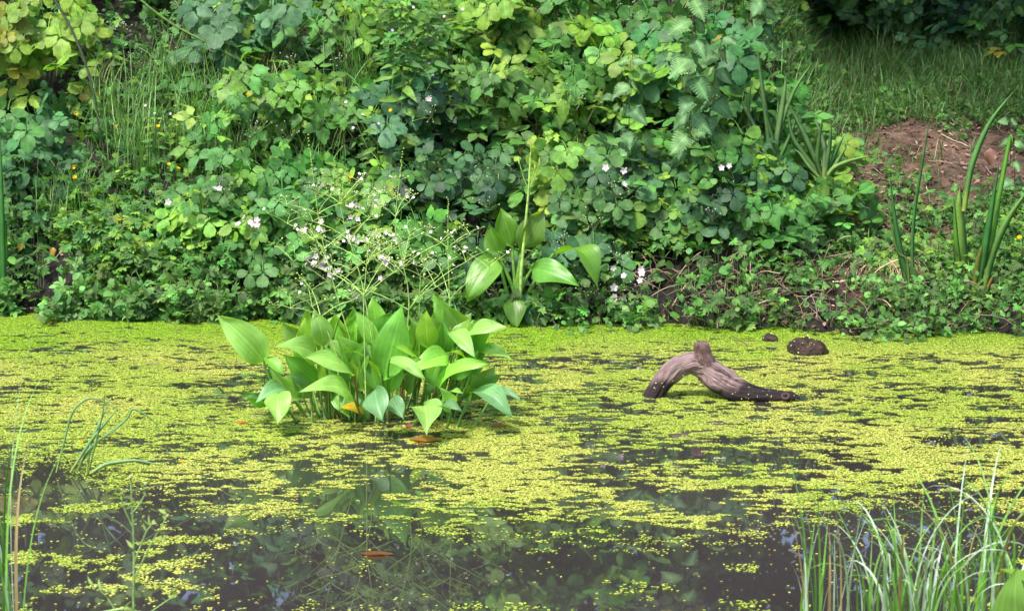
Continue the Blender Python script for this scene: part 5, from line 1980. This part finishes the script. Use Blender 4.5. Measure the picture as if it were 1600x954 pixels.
for (px, py, nf, nb, sz) in [
    (395, 196, 0, 14, 1), (450, 203, 0, 10, 1), (352, 291, 2, 10, 1), (263, 316, 1, 0, 1), (392, 346, 6, 6, 1), (484, 410, 9, 6, 1), (514, 416, 7, 5, 1), (607, 411, 8, 4, 1),
    (590, 368, 6, 8, 1), (555, 376, 3, 6, 1), (550, 340, 2, 0, 1), (552, 324, 1, 4, 1), (486, 352, 5, 3, 1), (575, 318, 2, 14, 1), (480, 466, 7, 8, 1), (568, 468, 3, 10, 1), (620, 305, 0, 18, 1), (495, 290, 0, 18, 1),
    (674, 166, 1, 18, 1), (745, 270, 0, 8, 1), (765, 310, 0, 8, 1), (948, 262, 1, 0, 1.2), (971, 265, 1, 2, 1.2), (962, 292, 1, 8, 1.3), (880, 375, 0, 14, 1), (930, 343, 0, 10, 1), (945, 425, 1, 6, 1), (960, 452, 1, 0, 1.3),
    (1002, 441, 3, 8, 1.1), (977, 432, 1, 0, 1.), (960, 469, 2, 0, 1.2), (975, 468, 1, 2, 1.), (985, 484, 1, 4, 1.2), (920, 452, 0, 12, 1), (1150, 265, 2, 2, 1), (1115, 330, 0, 8, 1), (970, 395, 0, 10, 1), (190, 38, 0, 22, 1),
    (985, 12, 0, 12, 1), (455, 90, 0, 16, 1), (528, 88, 0, 16, 1), (220, 92, 0, 14, 1), (1225, 465, 0, 8, 1), (900, 140, 0, 8, 1), (425, 155, 0, 8, 1)]:
    Y, root = front(px, py, 30, 'bramble')
    c = pt(px, py, Y - .09)
    b = Batch()
    node = c + np.array([0, .04, -.05])
    tot = nf + nb
    q = Batch()
    for k in range(tot):
        sp = .022 if tot > 3 else .008
        e = c + rng.normal(0, sp, 3) * (1.3, .8, 1)
        b.tube(arc(node, e, .004, 4), .0008, (.16, .22, .08), 4)
        if k < nf:
            q.add(PET_B, frames(rng.normal(0, 1, (1, 3)) * (1, .3, 1), np.array([[0, -.9, .5]]) + rng.normal(0, .35, (1, 3))), e[None], np.array([[.80, .66, .74]]) * rng.uniform(.9, 1.05), np.array([.0135 * sz * rng.uniform(.8, 1.1)]))
            m_ = 7
            q.add(BLOB, frames(np.tile([[0, 0, 1.]], (m_, 1)), np.tile([[0, -1., 0]], (m_, 1))), e + rng.normal(0, .0022, (m_, 3)) + (0, -.003, .002), np.tile([[.5, .48, .2]], (m_, 1)), np.full(m_, .0010))
        else:
            q.add(BLOB, frames(np.array([[0, 0, 1.]]), np.array([[0, -1., 0]])), e[None], np.array([[.62, .60, .56]]), np.array([rng.uniform(.0018, .0032)]))
    st = b.build('blossom_spray', M['stem'], root)
    q.build('blossom', M['petal'], st)

# yellow buttercup flowers, each on its own stem
YF = [((118, 177), 'upper left yellow buttercup flower below the yellow-leaved bramble', 1), ((182, 199), 'yellow buttercup flower between the dark cane foot and the left bramble', 1), ((247, 199), 'yellow buttercup flower touching the small willowherb', 1), ((388, 149), 'yellow buttercup flower above the blue-green bramble', 1),
      ((118, 260), 'higher of the two stacked yellow buttercup flowers at the left', 1.1), ((117, 279), 'lower of the two stacked yellow buttercup flowers at the left', 1.1), ((264, 258), 'left of the close pair of yellow buttercup flowers', .9), ((277, 264), 'right of the close pair of yellow buttercup flowers', .9),
      ((188, 345), 'lone yellow buttercup flower halfway down the left bank', 1.), ((209, 466), 'yellow buttercup flower low by the water on the left bank', .9), ((69, 474), 'small yellow buttercup flower in the mud hollow', .7), ((612, 174), 'yellow buttercup flower below the tall willowherb leaves', 1), ((550, 278), 'yellow buttercup flower above the plantain whorls', 1),
      ((1593, 373), 'yellow buttercup flower at the right edge', 1.2), ((1, 462), 'yellow buttercup flower cut by the left edge', 1), ((276, 196), 'tiny yellow buttercup bud right of the small willowherb', .5), ((342, 365), 'tiny yellow buttercup flower under the pink blossoms', .6), ((294, 304), 'small yellow buttercup bud above the lone violet blossom', .5)]
for (px, py), lab, sz in YF:
    Y, _ = front(px, py, 22)
    Y = max(Y - .05, 7.75)
    c = pt(px, py, Y)
    g = max(gz(c[0], Y + .03), 0)
    if g > c[2]:
        g = c[2] - .1
    root = thing('buttercup_flower', lab, 'buttercup flower', (c[0], Y + .03, g), 'yellow buttercup flowers')
    b = Batch()
    b.tube(arc((c[0] + rng.normal(0, .01), Y + .03, g), c, 0, 6, (rng.normal(0, .006), 0, 0)), .0010, (.14, .25, .05), 4)
    b.build('stem', M['stem'], root)
    q = Batch()
    q.add(PET_Y, frames(rng.normal(0, 1, (1, 3)) * (1, .3, .3), np.array([[rng.normal(0, .3), -.6, .8]])), c[None], np.array([[.85, .58, .01]]), np.array([.0135 * sz]))
    q.build('petals', M['petal'], root)
    q = Batch()
    q.add(BLOB, frames(np.array([[0, 0, 1.]]), np.array([[0, -1., 0]])), (c + (0, -.002, .003))[None], np.array([[.6, .45, .02]]), np.array([.003 * sz]))
    q.build('flower_centre', M['petal'], root)

# ------------------------------------------------------------------ foreground: grasses on the near bank
FG = np.array((.16, .36, .055))
FG_SHEEN = np.array((.42, .54, .40))  # pale blades with the white sheen painted into their colour


def fore_tuft(px, d, n, spread, hts, lab, arch=(.5, 2.4), col=FG, wid=.0066, bias=None):
    x = (px - 800) / F * (d + .1)
    base = np.array([x, d, gz(x, d)])
    root = thing('sedge_tuft', lab, 'sedge', base, 'sedge tufts on the near bank')
    phi = rng.uniform(0, 6.28, n) if bias is None else rng.normal(bias, .7, n)
    R = base + np.stack([rng.uniform(-spread, spread, n), rng.normal(0, .05, n), np.zeros(n)], -1)
    R[:, 2] = G(R[:, 0], R[:, 1]) - .01
    C = np.where(rng.random((n, 1)) < .42, FG_SHEEN, col) * np.exp(rng.normal(0, .2, (n, 1)))
    C[rng.random(n) < .07] = (.34, .26, .12)
    b = Batch()
    blades(b, R, rng.uniform(hts[0], hts[1], n), phi, rng.uniform(.0, .18, n), rng.uniform(arch[0], arch[1], n), wid * rng.uniform(.6, 1.3, n), C, 16, .35, 2.6)
    b.build('blades', M['blade'], root)


fore_tuft(1300, 3.95, 22, .05, (.24, .46), 'sparse sedge tuft farthest left in the lower right corner', (.2, 1.0))
fore_tuft(1400, 3.92, 38, .07, (.26, .46), 'sedge tuft with arching blades coloured with a white sheen left of the centre of the lower right clump', (1.0, 3.0))
fore_tuft(1480, 3.88, 44, .09, (.26, .46), 'dense arching sedge tuft in the middle of the lower right clump', (1.0, 3.0))
fore_tuft(1555, 3.92, 34, .07, (.32, .56), 'tallest sedge tuft near the right edge in the lower right corner', (.5, 2.9))
fore_tuft(1625, 3.85, 24, .06, (.28, .50), 'sedge tuft cut by the right edge at the bottom', (.9, 2.9))
fore_tuft(-5, 3.95, 13, .035, (.45, .78), 'sedge tuft cut by the left edge at the bottom', (.15, 1.8), wid=.007)
# sedge in the water at the lower left
p = wat(118, 742)
root = thing('water_sedge', 'thin arching sedge leaning out of the water at the lower left', 'sedge', p)
for pix, wpx in (([(88, 738), (100, 690), (112, 640), (140, 618), (175, 632), (200, 655)], 3.2), ([(110, 738), (140, 690), (165, 660), (188, 634)], 4.5), ([(135, 740), (142, 690), (160, 650), (175, 620)], 4),
                 ([(137, 740), (150, 690), (162, 640), (165, 600)], 3), ([(118, 735), (150, 690), (200, 655), (206, 634), (240, 655), (262, 690)], 3.4), ([(140, 740), (165, 724), (210, 718), (262, 728)], 6), ([(120, 738), (132, 710), (150, 690), (205, 655)], 3)):
    b = Batch()
    sword(pix, p[1], wpx, (.22, .40, .16), b, dY=rng.uniform(-.05, .05), nseg=24, lean=rng.normal(0, .4))
    b.build('blade', M['blade'], root)

# soft weed stems close to the camera, lower left
xw = pt(212, 954, 3.7)
root = thing('budding_weed', 'branching green weed stem with small buds in the lower left corner', 'weed', (xw[0], 3.7, gz(xw[0], 3.7)))
b, q = Batch(), Batch()
stm = [[(212, 1080), (208, 954), (210, 860), (204, 745)], [(209, 905), (235, 850), (262, 805)], [(209, 880), (228, 830), (240, 815)], [(206, 820), (192, 790), (190, 770)], [(208, 800), (226, 775), (228, 755)], [(206, 1000), (170, 935), (150, 915)], [(208, 975), (250, 945), (280, 925)],
       [(50, 1100), (44, 1000), (42, 945)], [(120, 1090), (135, 960), (200, 948), (230, 962)]]
for i, pix in enumerate(stm):
    pts = np.array([pt(x, y, 3.7) for x, y in pix])
    s = np.linspace(0, 1, 10)
    P = np.stack([np.interp(s, np.linspace(0, 1, len(pts)), pts[:, k]) for k in range(3)], -1)
    P[1:-1] = (P[:-2] + 2 * P[1:-1] + P[2:]) / 4
    b.tube(P, np.linspace(.003, .0015, 10) * (1 if i in (0, 7, 8) else .6), (.20, .33, .09), 6)
    for k in range(4):
        c = P[-1 - k] + rng.normal(0, .003, 3)
        q.add(LAN[0], frames(rng.normal(0, 1, (1, 3)) + (0, 0, .8), rng.normal(0, 1, (1, 3)) + (0, -1, 0)), c[None], np.array([[.26, .38, .10]]), np.array([.022]))
    q.add(BLOB, frames(np.array([[0, 0, 1.]]), np.array([[0, -1., 0]])), P[-1][None], np.array([[.34, .36, .16]]), np.array([[.004, .004, .007]]))
b.build('stems', M['stem'], root)
q.build('buds', M['soft'], root)

# plantain leaf entering from the right edge
root = thing('dock_plant', 'broad green leaf entering at the bottom right corner', 'broad-leaved plant', (pt(1640, 1000, 3.55)[0], 3.55, .12))
b = Batch()
big_leaf(b, pt(1600, 1010, 3.55), pt(1583, 884, 3.5), .09, (-.6, -.8, .5), PL * .9, .2, .3)
b.build('leaf', M['plantain'], root)
b = Batch()
big_leaf(b, pt(1640, 960, 3.58), pt(1556, 884, 3.55), .05, (.1, -.3, 1), PY * .9, .25, .3)
b.build('leaf', M['plantain'], root)
b = Batch()
b.tube(arc(pt(1600, 1010, 3.55), (pt(1625, 1080, 3.55)[0], 3.9, gz(1.0, 3.55)), 0, 5), .004, (.15, .28, .06), 6)
b.build('leaf_stalk', M['stem'], root)
print('objects', len(bpy.data.objects))
